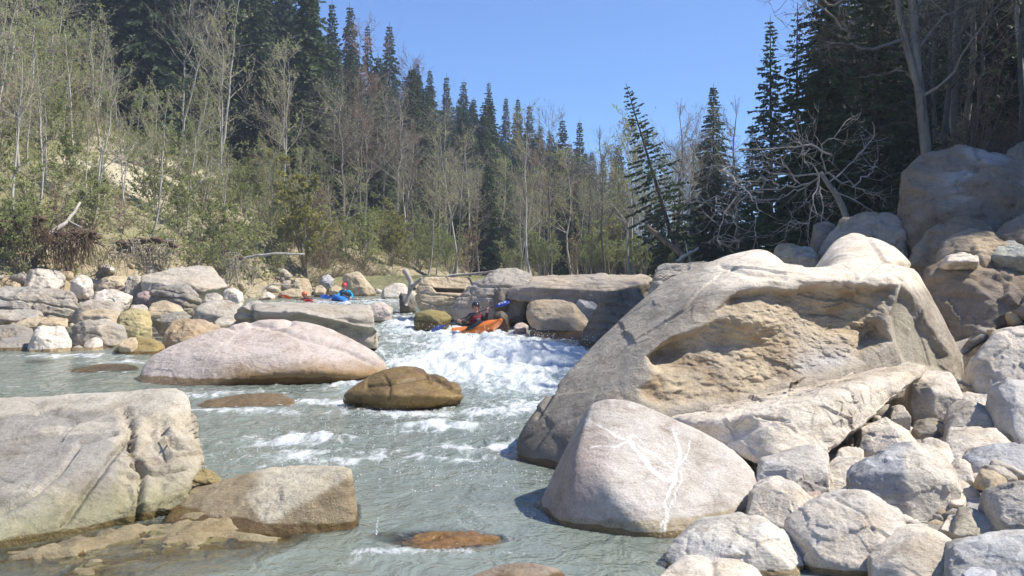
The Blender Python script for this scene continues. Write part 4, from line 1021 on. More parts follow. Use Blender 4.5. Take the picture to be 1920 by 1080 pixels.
sp = list(zip(xx, yy, gz(xx, yy) + 0.03, np.minimum(0.16, 0.03 + rg.gamma(1.6, 0.026, 1900))))
gravel('gravel', 'pale cobbles and gravel filling the gaps between the right bank boulders', sp, 1, 'WWMWTM', None)
yy = rg.uniform(25, 49, 2800); xx = (rg.uniform(-60, 800, 2800) - 960) / FPX * yy; zz = gz(xx, yy)
ok = (zz > zwater(xx, yy) - 0.02) & ~((yy > 30) & (xx < ip(yy, FOOT) - 1.0))
sp = list(zip(xx[ok], yy[ok], zz[ok] + 0.03, np.minimum(0.42, 0.05 + rg.gamma(1.5, 0.055, 2800))[ok]))
gravel('rubble', 'small stones and rubble between the boulders of the left shore', sp, 2, 'WTMGTM', None)
yy = rg.uniform(14, 24, 700); xx = (rg.uniform(1400, 1960, 700) - 960) / FPX * yy
sp = list(zip(xx, yy, gz(xx, yy) + 0.05, np.minimum(0.5, 0.08 + rg.gamma(1.5, 0.07, 700))))
gravel('rubble', 'shaded rubble between the boulders of the upper right pile', sp, 3, 'MGTSSG', None)

# ---------------------------------------------------------------- the river
sv = np.arange(-0.74, 0.7401, 0.0025)
rows = [2.4]
while rows[-1] < 60: rows.append(rows[-1] * 1.0062)
rows = np.array(rows)
WY = np.repeat(rows[:, None], len(sv), 1); WX = sv[None, :] * WY
x = WX.ravel(); y = WY.ravel()
zw = zwater(x, y)
def gauss(cx, cy, sx, sy, ang=0.0):
    c, s = math.cos(ang), math.sin(ang)
    u = (x - cx) * c + (y - cy) * s; v = -(x - cx) * s + (y - cy) * c
    return np.exp(-(u / sx) ** 2 - (v / sy) ** 2)
# where the water is white: the rapid, the seams round boulders, riffles of the pool
rap = 1.25 * gauss(-0.6, 22.3, 2.0, 2.6) + 0.9 * gauss(-1.5, 25.8, 1.9, 2.4) + 0.65 * gauss(-1.6, 29.6, 2.4, 2.0) + 0.8 * gauss(0.7, 24.6, 1.2, 2.2) + 0.45 * gauss(-6.6, 41, 3.0, 2.6) + 0.5 * gauss(-3.2, 33, 1.6, 3)
rap -= 0.55 * gauss(-2.3, 25.5, 0.7, 2.2)
rap += 0.55 * gauss(0.2, 18.4, 1.0, 1.8) + 0.45 * gauss(-1.9, 20.8, 1.0, 1.2) + 0.5 * gauss(-2.6, 18.4, 0.9, 1.0)
seam = 0.75 * gauss(-2.9, 16.3, 0.9, 0.45) + 0.55 * gauss(-4.3, 15.2, 1.4, 0.3) + 0.6 * gauss(-1.0, 15.0, 1.1, 0.45) + 0.4 * gauss(0.3, 15.6, 0.7, 0.8) + 0.5 * gauss(-8.6, 22.8, 1.2, 0.5) + 0.5 * gauss(-10.6, 24, 1.5, 0.5) + 0.4 * gauss(-7.0, 20.6, 1.0, 0.5) + 0.45 * gauss(-5.3, 17.2, 1.0, 0.5)
rif = 0.55 * gauss(-0.95, 13.6, 0.75, 0.45, 0.3) + 0.50 * gauss(-2.8, 12.6, 0.7, 0.5, 0.2) + 0.45 * gauss(-0.2, 12.2, 0.9, 0.3, 0.35) + 0.38 * gauss(-2.2, 11.3, 1.0, 0.5) + 0.22 * gauss(-0.5, 11.3, 0.9, 0.3)
rif += 0.42 * gauss(-0.9, 7.55, 0.45, 0.10) + 0.45 * gauss(-0.15, 7.5, 0.30, 0.09, -0.2) + 0.25 * gauss(-1.2, 7.3, 0.3, 0.2) + 0.25 * gauss(0.12, 7.9, 0.2, 0.2)
amp = 0.010 + 0.034 * sstep(9.5, 12.5, y) - 0.022 * sstep(-5.5, -7.5, x) * sstep(18, 20, y) + 0.10 * np.clip(rap, 0, 1.2) + 0.05 * np.clip(seam, 0, 1) + 0.05 * np.clip(rif, 0, 1)
p1 = np.stack([x * 0.8, y * 0.55, np.full_like(x, 3.3)], -1)
big = fbm(p1, 3, 0.5); mid = ridged(np.stack([x * 1.7, y * 1.1, np.full_like(x, 8.1)], -1) + 0.6 * big[:, None], 3)
fin = fbm(np.stack([x * 5.5, y * 3.2, np.full_like(x, 1.7)], -1) + 0.7 * big[:, None], 3, 0.6)
wave = amp * (1.5 * big + 0.7 * mid + 0.55 * fin)
lumpy = 0.9 * np.clip(rap, 0, 1.3) * (0.10 * np.abs(fbm(np.stack([x * 2.6, y * 1.9, np.full_like(x, 5.5)], -1), 4, 0.6)) + 0.10 * np.maximum(mid, 0))
# standing waves: the tongue drops, curls and piles up
st = 0.26 * gauss(-0.2, 23.0, 1.5, 0.8) - 0.08 * gauss(-0.4, 25.0, 1.5, 0.8) + 0.15 * gauss(-1.6, 27.6, 2.0, 0.7) + 0.12 * gauss(-1.4, 20.6, 1.2, 0.6) + 0.05 * gauss(-0.95, 13.7, 0.7, 0.3, 0.3) + 0.05 * gauss(-2.8, 12.7, 0.6, 0.3, 0.2)
wz = zw + wave + lumpy + st
foam = np.clip(0.95 * rap, 0, 1.3) * (0.62 + 0.55 * mid + 0.25 * big) + seam * (0.7 + 0.5 * mid) + rif * (0.85 + 0.8 * mid)
foam = foam + 0.20 * sstep(9.8, 12, y) * np.maximum(mid - 0.15, 0) + 0.06 * sstep(9.8, 12, y)
# depth over rock and bed sets how much of the bottom shows through the milky water
depth = wz - gz(x, y)
near = np.abs(x) < 0.62 * y
for (o, V, F, sh) in ROCKS:
    if not sh: continue
    lo, hi = V.min(0), V.max(0)
    sel = np.where(near & (x > lo[0]) & (x < hi[0]) & (y > lo[1]) & (y < hi[1]))[0]
    if not len(sel): continue
    bv = BVHTree.FromPolygons(V.tolist(), F.tolist())
    for i in sel:
        hit = bv.ray_cast((x[i], y[i], 4.0), (0, 0, -1))
        if hit[0] is not None:
            depth[i] = min(depth[i], wz[i] - hit[0].z)
fast = np.clip(rap + seam + 0.6 * rif + 0.15 * sstep(10, 12, y), 0, 1)
edge = np.exp(-(np.clip(depth, 0, 9) / 0.09) ** 2)
foam = foam + edge * (0.10 + 0.55 * fast) * (0.7 + 0.6 * fin)
opac = 1 - np.exp(-np.clip(depth, 0.0, 5) * ip(y, [(0, 4.0), (9, 5.0), (14, 6.5), (30, 8)]))
nr, ncol = len(rows), len(sv)
ii = (np.arange(nr - 1)[:, None] * ncol + np.arange(ncol - 1)[None, :]).ravel()
WF = np.stack([ii, ii + 1, ii + ncol + 1, ii + ncol], -1)
# leave out what lies deep below the banks
keep = (depth[WF] > -0.5).any(1)
wm_ = raw_mesh('river', np.stack([x, y, wz], -1), WF[keep], M['water'])
set_attr(wm_, 'foam', foam); set_attr(wm_, 'opac', opac); set_attr(wm_, 'turb', np.clip(rap * 0.8 + seam * 0.4, 0, 1))
tag(link('river', wm_), kind='structure')

# spray and drops thrown up by the rapid
k_ = NT('spray'); M['spray'] = k_.done(k_.pbr((0.86, 0.88, 0.88), 0.25, None, 0.5))
rg = np.random.RandomState(11)
v0, f0 = ico(1)
mb = MB()
wtree = None
def wz_at(px_, py_):
    j = np.clip(np.searchsorted(rows, py_), 0, nr - 1); i = np.clip(np.searchsorted(sv, px_ / rows[j]), 0, ncol - 1)
    return wz[j * ncol + i], foam[j * ncol + i]
for (cx, cy, sx, sy, n, zmax, smax) in ((-0.2, 23.0, 1.3, 1.0, 900, 0.35, 0.028), (-1.6, 27.6, 1.6, 1.0, 500, 0.30, 0.028), (0.9, 24.5, 0.8, 1.5, 300, 0.35, 0.028), (-1.2, 20.5, 1.2, 1.4, 350, 0.15, 0.02), (-0.7, 15.0, 0.9, 0.4, 120, 0.08, 0.012), (-2.0, 15.6, 0.6, 0.4, 120, 0.08, 0.012),
                                 (-0.7, 7.6, 0.5, 0.12, 90, 0.05, 0.006), (0.05, 7.8, 0.2, 0.15, 50, 0.05, 0.006), (-2.4, 12.4, 0.9, 0.5, 90, 0.05, 0.01), (-0.6, 13.2, 0.8, 0.4, 90, 0.06, 0.01), (-6.8, 41, 2.0, 1.0, 200, 0.25, 0.035), (-4.0, 18.2, 2.0, 0.4, 120, 0.06, 0.012)):
    for k in range(n):
        a, b = cx + rg.normal() * sx, cy + rg.normal() * sy
        z, f = wz_at(a, b)
        if f < (0.2 if cx > -90 else -9): continue
        s = 0.45 * smax * rg.uniform(0.25, 1.0) ** 1.5
        mb.add(v0 * s * np.array((1, 1, rg.uniform(0.8, 1.8))) + np.array((a, b, z + zmax * rg.uniform(0, 1) ** 2.5)), f0)
# scattered drops and bubbles on the choppy pool, white beads doubling as sun glints
drops_glints = np.column_stack([rg.uniform(-3.4, 0.9, 900), rg.uniform(9.6, 17, 900)])
for a, b in drops_glints:
    z, f = wz_at(a, b)
    mb.add(v0 * rg.uniform(0.002, 0.0075) * np.array((1.5, 1, 0.8)) + np.array((a, b, z + 0.004)), f0)
# the single splash standing up from the foreground riffle
c = at(706, 1004, 7.75)
for k in range(22):
    t = k / 21
    mb.add(v0 * (0.0065 - 0.003 * t) * rg.uniform(0.4, 1.2) + c + np.array((rg.normal() * 0.005 + 0.012 * t, rg.normal() * 0.004, 0.01 + 0.135 * t)), f0)
tag(mb.build('spray', M['spray']), 'white drops thrown up over the rapid and riffles, with beads for pool glints', 'spray', kind='stuff')

# ---------------------------------------------------------------- trees
def unit(v): return v / (np.linalg.norm(v) + 1e-9)

def spruce_mesh(seed, h=20.0, rad=3.4, bare=0.06, sparse=1.0, needle='needle', droop=0.35, fine=1.0):
    """Trunk mesh and crown mesh of a spruce: whorls of sagging branches hung with needle sprays."""
    rg = np.random.RandomState(seed)
    tm = MB()
    nz = 9
    tz = np.linspace(0, h, nz)
    wob = np.cumsum(rg.normal(0, 0.03, (nz, 2)), 0)
    tp = np.column_stack([wob[:, 0], wob[:, 1], tz])
    tm.tube(tp, np.linspace(h * 0.0125, 0.02, nz), 7)
    cm = MB()
    sv_, nrm = [], 0
    z = h * bare
    A, B, C = [], [], []
    while z < h * 0.985:
        t = z / h
        L = rad * (1 - t) ** 0.9 * (0.82 + 0.36 * rg.uniform()) * (0.55 + 0.45 * min(1, t / 0.18)) + 0.12
        nb = max(3, int(rg.randint(5, 8) * sparse))
        a0 = rg.uniform(0, 6.28)
        cx = np.array([np.interp(z, tz, tp[:, 0]), np.interp(z, tz, tp[:, 1]), z])
        for k in range(nb):
            a = a0 + k * 6.283 / nb + rg.normal(0, 0.25)
            l = L * rg.uniform(0.45, 1.15)
            d = np.array((math.cos(a), math.sin(a), 0))
            rise = 0.5 * t - 0.1 + rg.normal(0, 0.06)
            n = 4
            s = np.linspace(0, 1, n)
            pts = cx + d * (l * s)[:, None] + np.array((0, 0, 1)) * (l * (rise * s - droop * s ** 2 + 0.16 * s ** 4))[:, None]
            if l > 0.9: cm.tube(pts, np.linspace(0.010 + 0.008 * l, 0.006, n), 3, 1)
            m = max(5, int((l * 13.0 * sparse + 4) * fine ** 1.6))
            ss = rg.uniform(0.12, 1.0, m) ** 0.8
            base = cx + d * (l * ss)[:, None] + np.array((0, 0, 1)) * (l * (rise * ss - droop * ss ** 2 + 0.16 * ss ** 4))[:, None]
            side = np.array((-d[1], d[0], 0))
            sg = rg.choice((-1, 1), m)
            ln = (0.24 + 0.17 * l * (1 - 0.5 * ss)) * rg.uniform(0.6, 1.4, m) / fine
            dirv = d * rg.uniform(0.35, 0.9, m)[:, None] + side * (sg * rg.uniform(0.3, 1.0, m))[:, None] + np.array((0, 0, 1)) * rg.uniform(-0.95, 0.10, m)[:, None]
            dirv /= np.linalg.norm(dirv, axis=1)[:, None]
            up = np.cross(dirv, rg.normal(size=(m, 3))); up /= np.linalg.norm(up, axis=1)[:, None]
            wd = (0.035 + 0.15 * ln)[:, None]
            p0 = base; p2 = base + dirv * ln[:, None]; pm = base + dirv * (ln * 0.45)[:, None]
            A.append(np.stack([p0, pm + up * wd, p2, pm - up * wd], 1))
        z += h * rg.uniform(0.010, 0.016) * (1.0 if sparse > 0.75 else 1.45)
    Q = np.concatenate(A).reshape(-1, 3)
    cm.add(Q, np.arange(len(Q)).reshape(-1, 4), 0)
    cm.tube(np.array([(tp[-1][0], tp[-1][1], h * 0.97), (tp[-1][0], tp[-1][1], h * 1.01)]), [0.03, 0.01], 4, 0)
    return tm.mesh('trunk', [M['bark_dark']]), cm.mesh('crown', [M[needle], M['bark_dark']], smooth=False)

def bare_mesh(seed, h=10.0, r0=0.09, spread=0.5, first=0.3, nprim=22, nsec=6, nter=4, leaf=1.0, lean=0.0, wander=0.04, bark='bark_pale', twig='twig', leafm='leaf', stems=1, leafsize=0.07, up=0.35, limb=0.42):
    """Trunk mesh and crown mesh of a leafless or just budding broadleaf: limbs, branches, fine twigs and small new leaves."""
    rg = np.random.RandomState(seed)
    tm, cm = MB(), MB()
    lv, sec, ter = [], [], []
    for st in range(stems):
        a = rg.uniform(0, 6.28)
        ln = lean + (0.12 + 0.25 * rg.uniform() if stems > 1 else 0.0)
        hh = h * (rg.uniform(0.65, 1.0) if stems > 1 else 1.0)
        n = 10
        s = np.linspace(0, 1, n)
        w = np.cumsum(rg.normal(0, wander * hh / n * 2.2, (n, 2)), 0)
        tp = np.column_stack([w[:, 0] + math.cos(a) * ln * hh * s, w[:, 1] + math.sin(a) * ln * hh * s, hh * s * math.cos(min(ln, 1.0))])
        rr = r0 * (1 - 0.9 * s) * (0.75 if stems > 1 else 1.0)
        rr[0] *= 1.35
        tm.tube(tp, rr, 6)
        for k in range(max(4, nprim // (1 if stems == 1 else 2))):
            t = first + (1 - first) * rg.uniform(0, 1) ** 0.9
            p0 = np.array([np.interp(t, s, tp[:, c]) for c in range(3)])
            L = hh * limb * (1.05 - 0.75 * t) * rg.uniform(0.5, 1.15)
            az = rg.uniform(0, 6.28)
            out = np.array((math.cos(az), math.sin(az), 0))
            el = rg.uniform(0.25, 0.95)
            d = unit(out * spread * 1.6 + np.array((0, 0, el)))
            pr = [p0]
            for q in range(4):
                d = unit(d + rg.normal(0, 0.16, 3) + np.array((0, 0, up * 0.25)))
                pr.append(pr[-1] + d * L / 4)
            pr = np.array(pr)
            r1 = max(0.012, np.interp(t, s, rr) * 0.5)
            (tm if r1 > 0.03 else cm).tube(pr, np.linspace(r1, 0.008, 5), 4, 0)
            for j in range(nsec):
                u = rg.uniform(0.2, 1.0)
                q0 = np.array([np.interp(u * 4, range(5), pr[:, c]) for c in range(3)])
                d2 = unit(unit(pr[-1] - pr[0]) * 0.8 + rg.normal(0, 0.55, 3) + np.array((0, 0, up)))
                L2 = L * rg.uniform(0.25, 0.55)
                q1 = q0 + d2 * L2 * 0.5 + rg.normal(0, 0.04 * L2, 3); q2 = q0 + unit(d2 + np.array((0, 0, 0.25))) * L2
                sec.append((q0, q1, q2))
                for i in range(nter):
                    v = rg.uniform(0.15, 1.0)
                    e0 = q0 + (q2 - q0) * v
                    d3 = unit(d2 * 0.7 + rg.normal(0, 0.6, 3) + np.array((0, 0, up * 0.8)))
                    L3 = L2 * rg.uniform(0.35, 0.8)
                    ter.append((e0, e0 + d3 * L3))
                    if leaf > 0:
                        for g in range(rg.poisson(leaf)): lv.append(e0 + d3 * L3 * rg.uniform(0.2, 1.05))
    cm.sticks(sec, [0.011, 0.008, 0.005]); cm.sticks(ter, [0.006, 0.003])
    mats = [M[twig]]
    if lv:
        cm.leaves(np.array(lv), leafsize, rg, 1); mats.append(M[leafm])
    return tm.mesh('trunk', [M[bark]]), cm.mesh('crown', mats, smooth=False)

SPR = [spruce_mesh(1, rad=3.8, droop=0.45), spruce_mesh(2, rad=3.2), spruce_mesh(3, rad=4.5, droop=0.6), spruce_mesh(4, rad=3.6, bare=0.15, sparse=0.8, droop=0.5), spruce_mesh(5, rad=3.9, needle='needle_blue', droop=0.5), spruce_mesh(6, rad=3.3, bare=0.1, needle='needle_blue')]
SPR_THIN = [spruce_mesh(7, rad=4.6, bare=0.2, sparse=0.7, droop=0.35, fine=1.5), spruce_mesh(8, rad=3.8, bare=0.12, sparse=0.72, droop=0.4, fine=1.5)]
SPR_NEAR = [spruce_mesh(9, rad=4.2, bare=0.08, droop=0.5, fine=1.6), spruce_mesh(10, rad=3.6, bare=0.14, sparse=0.85, droop=0.4, fine=1.6), spruce_mesh(16, rad=4.8, bare=0.1, sparse=0.9, droop=0.6, fine=1.6)]
BIR = [bare_mesh(11, leaf=2.0), bare_mesh(12, leaf=2.6, wander=0.06), bare_mesh(13, leaf=1.2, nprim=18, first=0.4), bare_mesh(14, leaf=2.2, spread=0.4, wander=0.07), bare_mesh(15, leaf=0.8, first=0.45, nprim=16, spread=0.35)]
GRE = [bare_mesh(21, h=14, r0=0.14, bark='bark_grey', leaf=0.3, nprim=26, nsec=7, nter=4, spread=0.6), bare_mesh(22, h=14, r0=0.15, bark='bark_grey', leaf=0.0, twig='twig_red', nprim=28, nsec=7, nter=5, spread=0.6),
       bare_mesh(23, h=14, r0=0.13, bark='bark_grey', leaf=0.5, nprim=24, nsec=7, nter=4), bare_mesh(24, h=14, r0=0.12, bark='bark_pale', leaf=0.0, nprim=24, nsec=6, nter=4, first=0.4)]
SHR = [bare_mesh(31, h=4.5, r0=0.045, stems=5, nprim=16, nsec=5, nter=4, leaf=2.6, first=0.15, limb=0.4, bark='twig', leafsize=0.06), bare_mesh(32, h=4.5, r0=0.04, stems=6, nprim=16, nsec=5, nter=4, leaf=3.4, first=0.1, limb=0.38, bark='twig', leafsize=0.06),
       bare_mesh(33, h=4.0, r0=0.04, stems=6, nprim=16, nsec=5, nter=4, leaf=0.15, first=0.1, limb=0.4, bark='twig', twig='twig_red'), bare_mesh(34, h=4.5, r0=0.05, stems=5, nprim=18, nsec=5, nter=5, leaf=4.5, first=0.1, limb=0.4, bark='twig', leafm='leaf_y', leafsize=0.065)]
BASEH = {id(SPR): 20.0, id(SPR_NEAR): 20.0, id(SPR_THIN): 20.0, id(BIR): 10.0, id(GRE): 14.0, id(SHR): 4.5}

def tree(name, pool, k, x, y, h, label, cat, group, seed, lean=(0, 0), wid=1.0, sink=0.15):
    rg = np.random.RandomState(seed)
    tme, cme = pool[k % len(pool)]
    s = h / BASEH[id(pool)]
    e = bpy.data.objects.new(name, None); COL.objects.link(e); e.empty_display_size = 0.3
    e.location = (x, y, gz1(x, y) - sink)
    e.rotation_euler = (lean[1], lean[0], rg.uniform(0, 6.28)) if lean == (0, 0) else (lean[1], lean[0], 0)
    e.scale = (s * wid, s * wid, s)
    tag(e, label, cat, group)
    link('trunk', tme, e); link('crown', cme, e)
    return e

def to_top(px, py, D):
    """Where a tree seen with its tip at (px, py) stands and how tall it is."""
    p = at(px, py, D); return p[0], D, p[2] - gz1(p[0], D)

ZONES = [(80, 'at the left edge'), (200, 'above the large root mat'), (330, 'around the pale scree'), (450, 'above the sunlit slab'), (600, 'above the bleached pole'), (720, 'above the blue kayaker'), (860, 'above the tan bedded block'), (1000, 'above the sloping grey rock'), (1180, 'above the overhanging slab'), (1420, 'behind the leaning log'),
         (1540, 'behind the dead tree'), (1680, 'left of the two trunked tree'), (1800, 'behind the massive boulder'), (9999, 'at the right edge')]
def where(px, d, kind, h, tall, short):
    z = next(t for lim, t in ZONES if px < lim)
    v = 'low down' if d < 6 else 'halfway up' if d < 16 else 'high up' if d < 28 else 'near the slope top'
    return ('tall ' if h > tall else 'short ' if h < short else 'medium ') + kind + ' ' + v + ' ' + z.replace('left of the two trunked tree', 'beside the two trunked tree').replace('around the pale scree', 'on pale scree')

# ---- spruces of the skyline, tip by tip
SKY = [(590, 18, 92, 'first skyline spruce right of the frame filling hillside trees'), (622, -4, 90, 'tall skyline spruce whose tip leaves the picture'), (655, 4, 94, 'pointed skyline spruce at the top of the picture'), (690, 42, 96, 'shaded spruce behind the reddish crown on the skyline'), (730, 40, 98, 'lone spruce standing out at the end of the high ridge'),
       (782, 112, 112, 'small spruce tip just right of the reddish crown'), (806, 128, 114, 'narrow spruce right of the small tip on the ridge'), (838, 136, 116, 'ragged twin tipped spruce in the middle of the ridge'), (870, 146, 118, 'dark spruce right of the twin tipped spruce on the ridge'), (917, 150, 126, 'broad pale spruce standing above the middle of the ridge'),
       (888, 180, 128, 'short spruce between the dark and the broad pale spruce'), (948, 178, 124, 'blunt spruce right of the broad pale spruce'), (970, 182, 122, 'thin spruce in the saddle of the ridge'), (992, 190, 112, 'leaning edged spruce where the ridge drops'), (1012, 230, 116, 'low spruce under the drop of the ridge'),
       (1030, 240, 118, 'small dark spruce left of the pointed pair'), (1055, 218, 96, 'left spruce of the tall pointed pair in the gap'), (1086, 222, 94, 'right spruce of the tall pointed pair in the gap'), (1108, 280, 104, 'short spruce right of the pointed pair'), (1130, 284, 106, 'tiny spruce at the lowest point of the skyline'), (1160, 264, 84, 'dark cone shaped spruce left of the leaning spruce'),
       (945, 268, 84, 'drooping dark spruce in the centre of the far bank'), (874, 290, 80, 'dark spruce in front of the ridge left of the drooping one'), (1040, 300, 76, 'dark spruce right of the drooping spruce'), (1075, 310, 72, 'slim spruce among bare stems across the river')]
for k, (px, py, D, lb) in enumerate(SKY):
    x, y, h = to_top(px, py, D)
    tree('spruce_tree', SPR, k, x, y, max(h, 7.0), lb, 'tree', 'spruces of the far skyline', 400 + k, wid=ip(max(h, 7), [(7, 1.3), (12, 0.95), (18, 0.8), (35, 0.7)]))
# ---- right hand spruces
for k, (px, py, D, lb, pool, lean, wd) in enumerate([
    (1172, 150, 46, 'thin leaning spruce with drooping sparse branches right of the gap', SPR_THIN, None, 1.15), (1338, 152, 52, 'pale spruce standing alone between bare stems', SPR_NEAR, None, 1.0), (1446, 24, 42, 'tall dark spruce at the left corner of the dark forest', SPR_NEAR, None, 0.95),
    (1500, 0, 40, 'tall spruce second from the gap in the dark forest', SPR_THIN, None, 1.0), (1565, -60, 40, 'bushy dark spruce left of the two trunked tree', SPR_NEAR, None, 0.95), (1410, 225, 50, 'lower spruce at the foot of the tall corner spruce', SPR_NEAR, None, 1.1), (1380, 290, 60, 'small far spruce in the gap beside the pale spruce', SPR_NEAR, None, 1.2),
    (1630, -150, 42, 'dark spruce directly behind the two trunked tree', SPR_NEAR, None, 0.9), (1240, 345, 62, 'dark spruce behind the thin leaning spruce', SPR_NEAR, None, 1.2), (1300, 350, 64, 'dark low spruce under the pale lone spruce', SPR_NEAR, None, 1.3), (1215, 380, 66, 'short spruce behind the dead branches', SPR_NEAR, None, 1.3)]):
    if k == 0:
        x, y, h = to_top(1290, 150, D); lx = -(1290 - px) / FPX * D / h
        tree('spruce_tree', pool, 0, x, y, h * 1.04, lb, 'tree', 'spruces of the right bank', 500, lean=(math.atan(lx), 0.0), wid=wd)
    else:
        x, y, h = to_top(px, py, D)
        tree('spruce_tree', pool, k + 2, x, y, h, lb, 'tree', 'spruces of the right bank', 500 + k, wid=wd)

# ---- scattered trees of the left hillside
rg = np.random.RandomState(77)
placed = []
def free(x, y, r):
    return all((x - a) ** 2 + (y - b) ** 2 > r * r for a, b in placed)
def scree(px, py):
    return math.exp(-((px - 300) / 110) ** 2 - ((py - 300) / 110) ** 2)
def gpix(x, y, z=None):
    z = gz1(x, y) if z is None else z
    a, b = project(np.array([[x, y, z]])); return float(a[0]), float(b[0])
n_sp = n_bi = n_gr = 0
for tries in range(6000):
    D = rg.uniform(36, 128); px = rg.uniform(-90, 1150); x = (px - 960) / FPX * D
    dl = (float(ip(D, FOOT)) - x) * 0.9
    if dl < 1.5 or dl > 75: continue
    qx, qy = gpix(x, D)
    if qy < -40: continue
    if px < 600 and D > 100: continue
    if rg.uniform() < 0.75 * scree(qx, qy): continue
    lim = ip(px, [(0, 24), (120, 22), (200, 17), (440, 16), (520, 10), (600, 6), (760, 4), (1150, 2.5)])
    conif = float(sstep(lim - 3, lim + 4, dl)) * 0.90
    r = rg.uniform()
    if r < conif and n_sp < 200:
        h = rg.uniform(13, 22) if px < 600 else rg.uniform(10, 17)
        # keep the crown below the skyline to the right
        top = ip(px, [(560, -200), (600, 40), (745, 80), (800, 140), (920, 175), (1000, 220), (1150, 290)])
        tz = gz1(x, D) + h; tp_ = gpix(x, D, tz)[1]
        if px > 570 and tp_ < top: 
            h *= 0.7; tp_ = gpix(x, D, gz1(x, D) + h)[1]
            if tp_ < top: continue
        if not free(x, D, 2.0): continue
        tree('spruce_tree', SPR, rg.randint(6), x, D, h, where(px, dl, 'dark spruce', h, 17, 12), 'tree', 'spruces of the left hillside' if px < 600 else 'spruces below the ridge', tries)
        n_sp += 1
    elif n_bi + n_gr < 125:
        if conif > 0.5 and rg.uniform() < (0.4 if px < 600 else 0.7): continue
        if 190 < px < 480 and rg.uniform() < 0.72: continue
        if not free(x, D, 1.5): continue
        top = ip(px, [(560, -400), (600, 40), (745, 90), (800, 150), (920, 190), (1000, 240), (1150, 310)])
        if (dl < 16 or rg.uniform() < 0.35) and (px < 600 or rg.uniform() < 0.25):
            h = rg.uniform(4.0, 8.0) if px < 190 else rg.uniform(3.5, 6.5)
            if px > 570 and gpix(x, D, gz1(x, D) + h)[1] < top: continue
            lb = where(px, dl, 'pale budding tree', h, 10, 7.5)
            tree('birch_tree', BIR, rg.randint(5), x, D, h, lb, 'tree', 'budding trees of the left slope' if px < 600 else 'budding trees of the far bank', tries, lean=(rg.normal(0.08, 0.10), rg.normal(0, 0.08)), wid=rg.uniform(0.9, 1.3)); n_bi += 1
        else:
            h = rg.uniform(7, 11)
            if px > 570 and gpix(x, D, gz1(x, D) + h)[1] < top: continue
            tree('bare_tree', GRE, rg.randint(4), x, D, h, where(px, dl, 'leafless grey tree', h, 14, 11), 'tree', 'leafless trees of the hillside', tries, wid=rg.uniform(0.9, 1.2)); n_gr += 1
    else: continue
    placed.append((x, D))
# the reddish crown on the ridge, and other single broadleaved trees
for k, (px, py, D, pool, i, nm, lb, cat) in enumerate([
    (765, 120, 104, GRE, 1, 'beech_tree', 'reddish brown leafless crown on the ridge skyline', 'tree'), (745, 150, 100, GRE, 1, 'beech_tree', 'lower reddish crown beside the skyline one', 'tree'), (690, 60, 92, GRE, 1, 'beech_tree', 'brownish bare crown left of the lone ridge spruce', 'tree'),
    (846, 262, 62, BIR, 2, 'birch_tree', 'tall white stem in the middle of the far bank', 'tree'), (820, 330, 58, BIR, 4, 'birch_tree', 'leaning white stem left of the tall middle one', 'tree'), (765, 255, 66, GRE, 3, 'birch_tree', 'white forked bare tree below the ridge', 'tree'), (800, 330, 56, BIR, 2, 'birch_tree', 'white stem bowed to the left on the far bank', 'tree'),
    (905, 330, 64, BIR, 4, 'birch_tree', 'white stem before the drooping spruce', 'tree'), (985, 330, 70, GRE, 3, 'birch_tree', 'pale bare tree right of the drooping spruce', 'tree'), (1015, 340, 68, BIR, 2, 'birch_tree', 'white straight stem between two dark spruces', 'tree'), (1085, 350, 66, BIR, 4, 'birch_tree', 'thin white stem left of the yellow green bush', 'tree'),
    (1150, 340, 70, GRE, 0, 'alder_tree', 'grey bare crown behind the yellow green bush', 'tree'), (1120, 330, 76, GRE, 2, 'alder_tree', 'grey bare crown filling the gap', 'tree'), (1190, 350, 72, GRE, 0, 'alder_tree', 'grey bare crown at the right of the gap', 'tree'), (1270, 180, 54, GRE, 0, 'alder_tree', 'thin bare tree against the sky left of the pale spruce', 'tree'), (1300, 215, 50, GRE, 3, 'alder_tree', 'second thin bare tree against the sky', 'tree'), (1385, 170, 48, GRE, 0, 'alder_tree', 'faint bare crown between pale spruce and dark forest', 'tree'),
    (340, -40, 62, GRE, 3, 'birch_tree', 'tall white many stemmed tree at the top of the left slope', 'tree'), (352, -60, 63, GRE, 3, 'birch_tree', 'tall white stem next to the many stemmed tree', 'tree'), (400, -30, 60, BIR, 2, 'birch_tree', 'straight white stem right of the many stemmed tree', 'tree'), (425, 60, 54, BIR, 4, 'birch_tree', 'slim white stem in the middle of the left slope', 'tree'), (520, 90, 54, BIR, 2, 'birch_tree', 'white stem curving right on the left slope', 'tree'), (540, 110, 53, BIR, 4, 'birch_tree', 'white stem leaning right at the end of the slope', 'tree'),
    (55, 110, 42, BIR, 4, 'birch_tree', 'tall white sapling at the left edge above the roots', 'tree'), (80, 150, 41, BIR, 2, 'birch_tree', 'right leaning white sapling at the left edge', 'tree'), (240, 190, 43, BIR, 4, 'birch_tree', 'straight white sapling above the sunlit slab', 'tree'), (222, 215, 43, BIR, 2, 'birch_tree', 'white sapling left of the straight one above the slab', 'tree'), (165, 230, 42, BIR, 4, 'birch_tree', 'slanting white sapling above the root mat', 'tree')]):
    x, y, h = to_top(px, py, D)
    ln = (rg.normal(0.06, 0.10), 0) if nm == 'birch_tree' else (0, 0)
    tree(nm, pool, i, x, y, max(h, 4), lb, cat, None, 900 + k, lean=ln)
    placed.append((x, y))
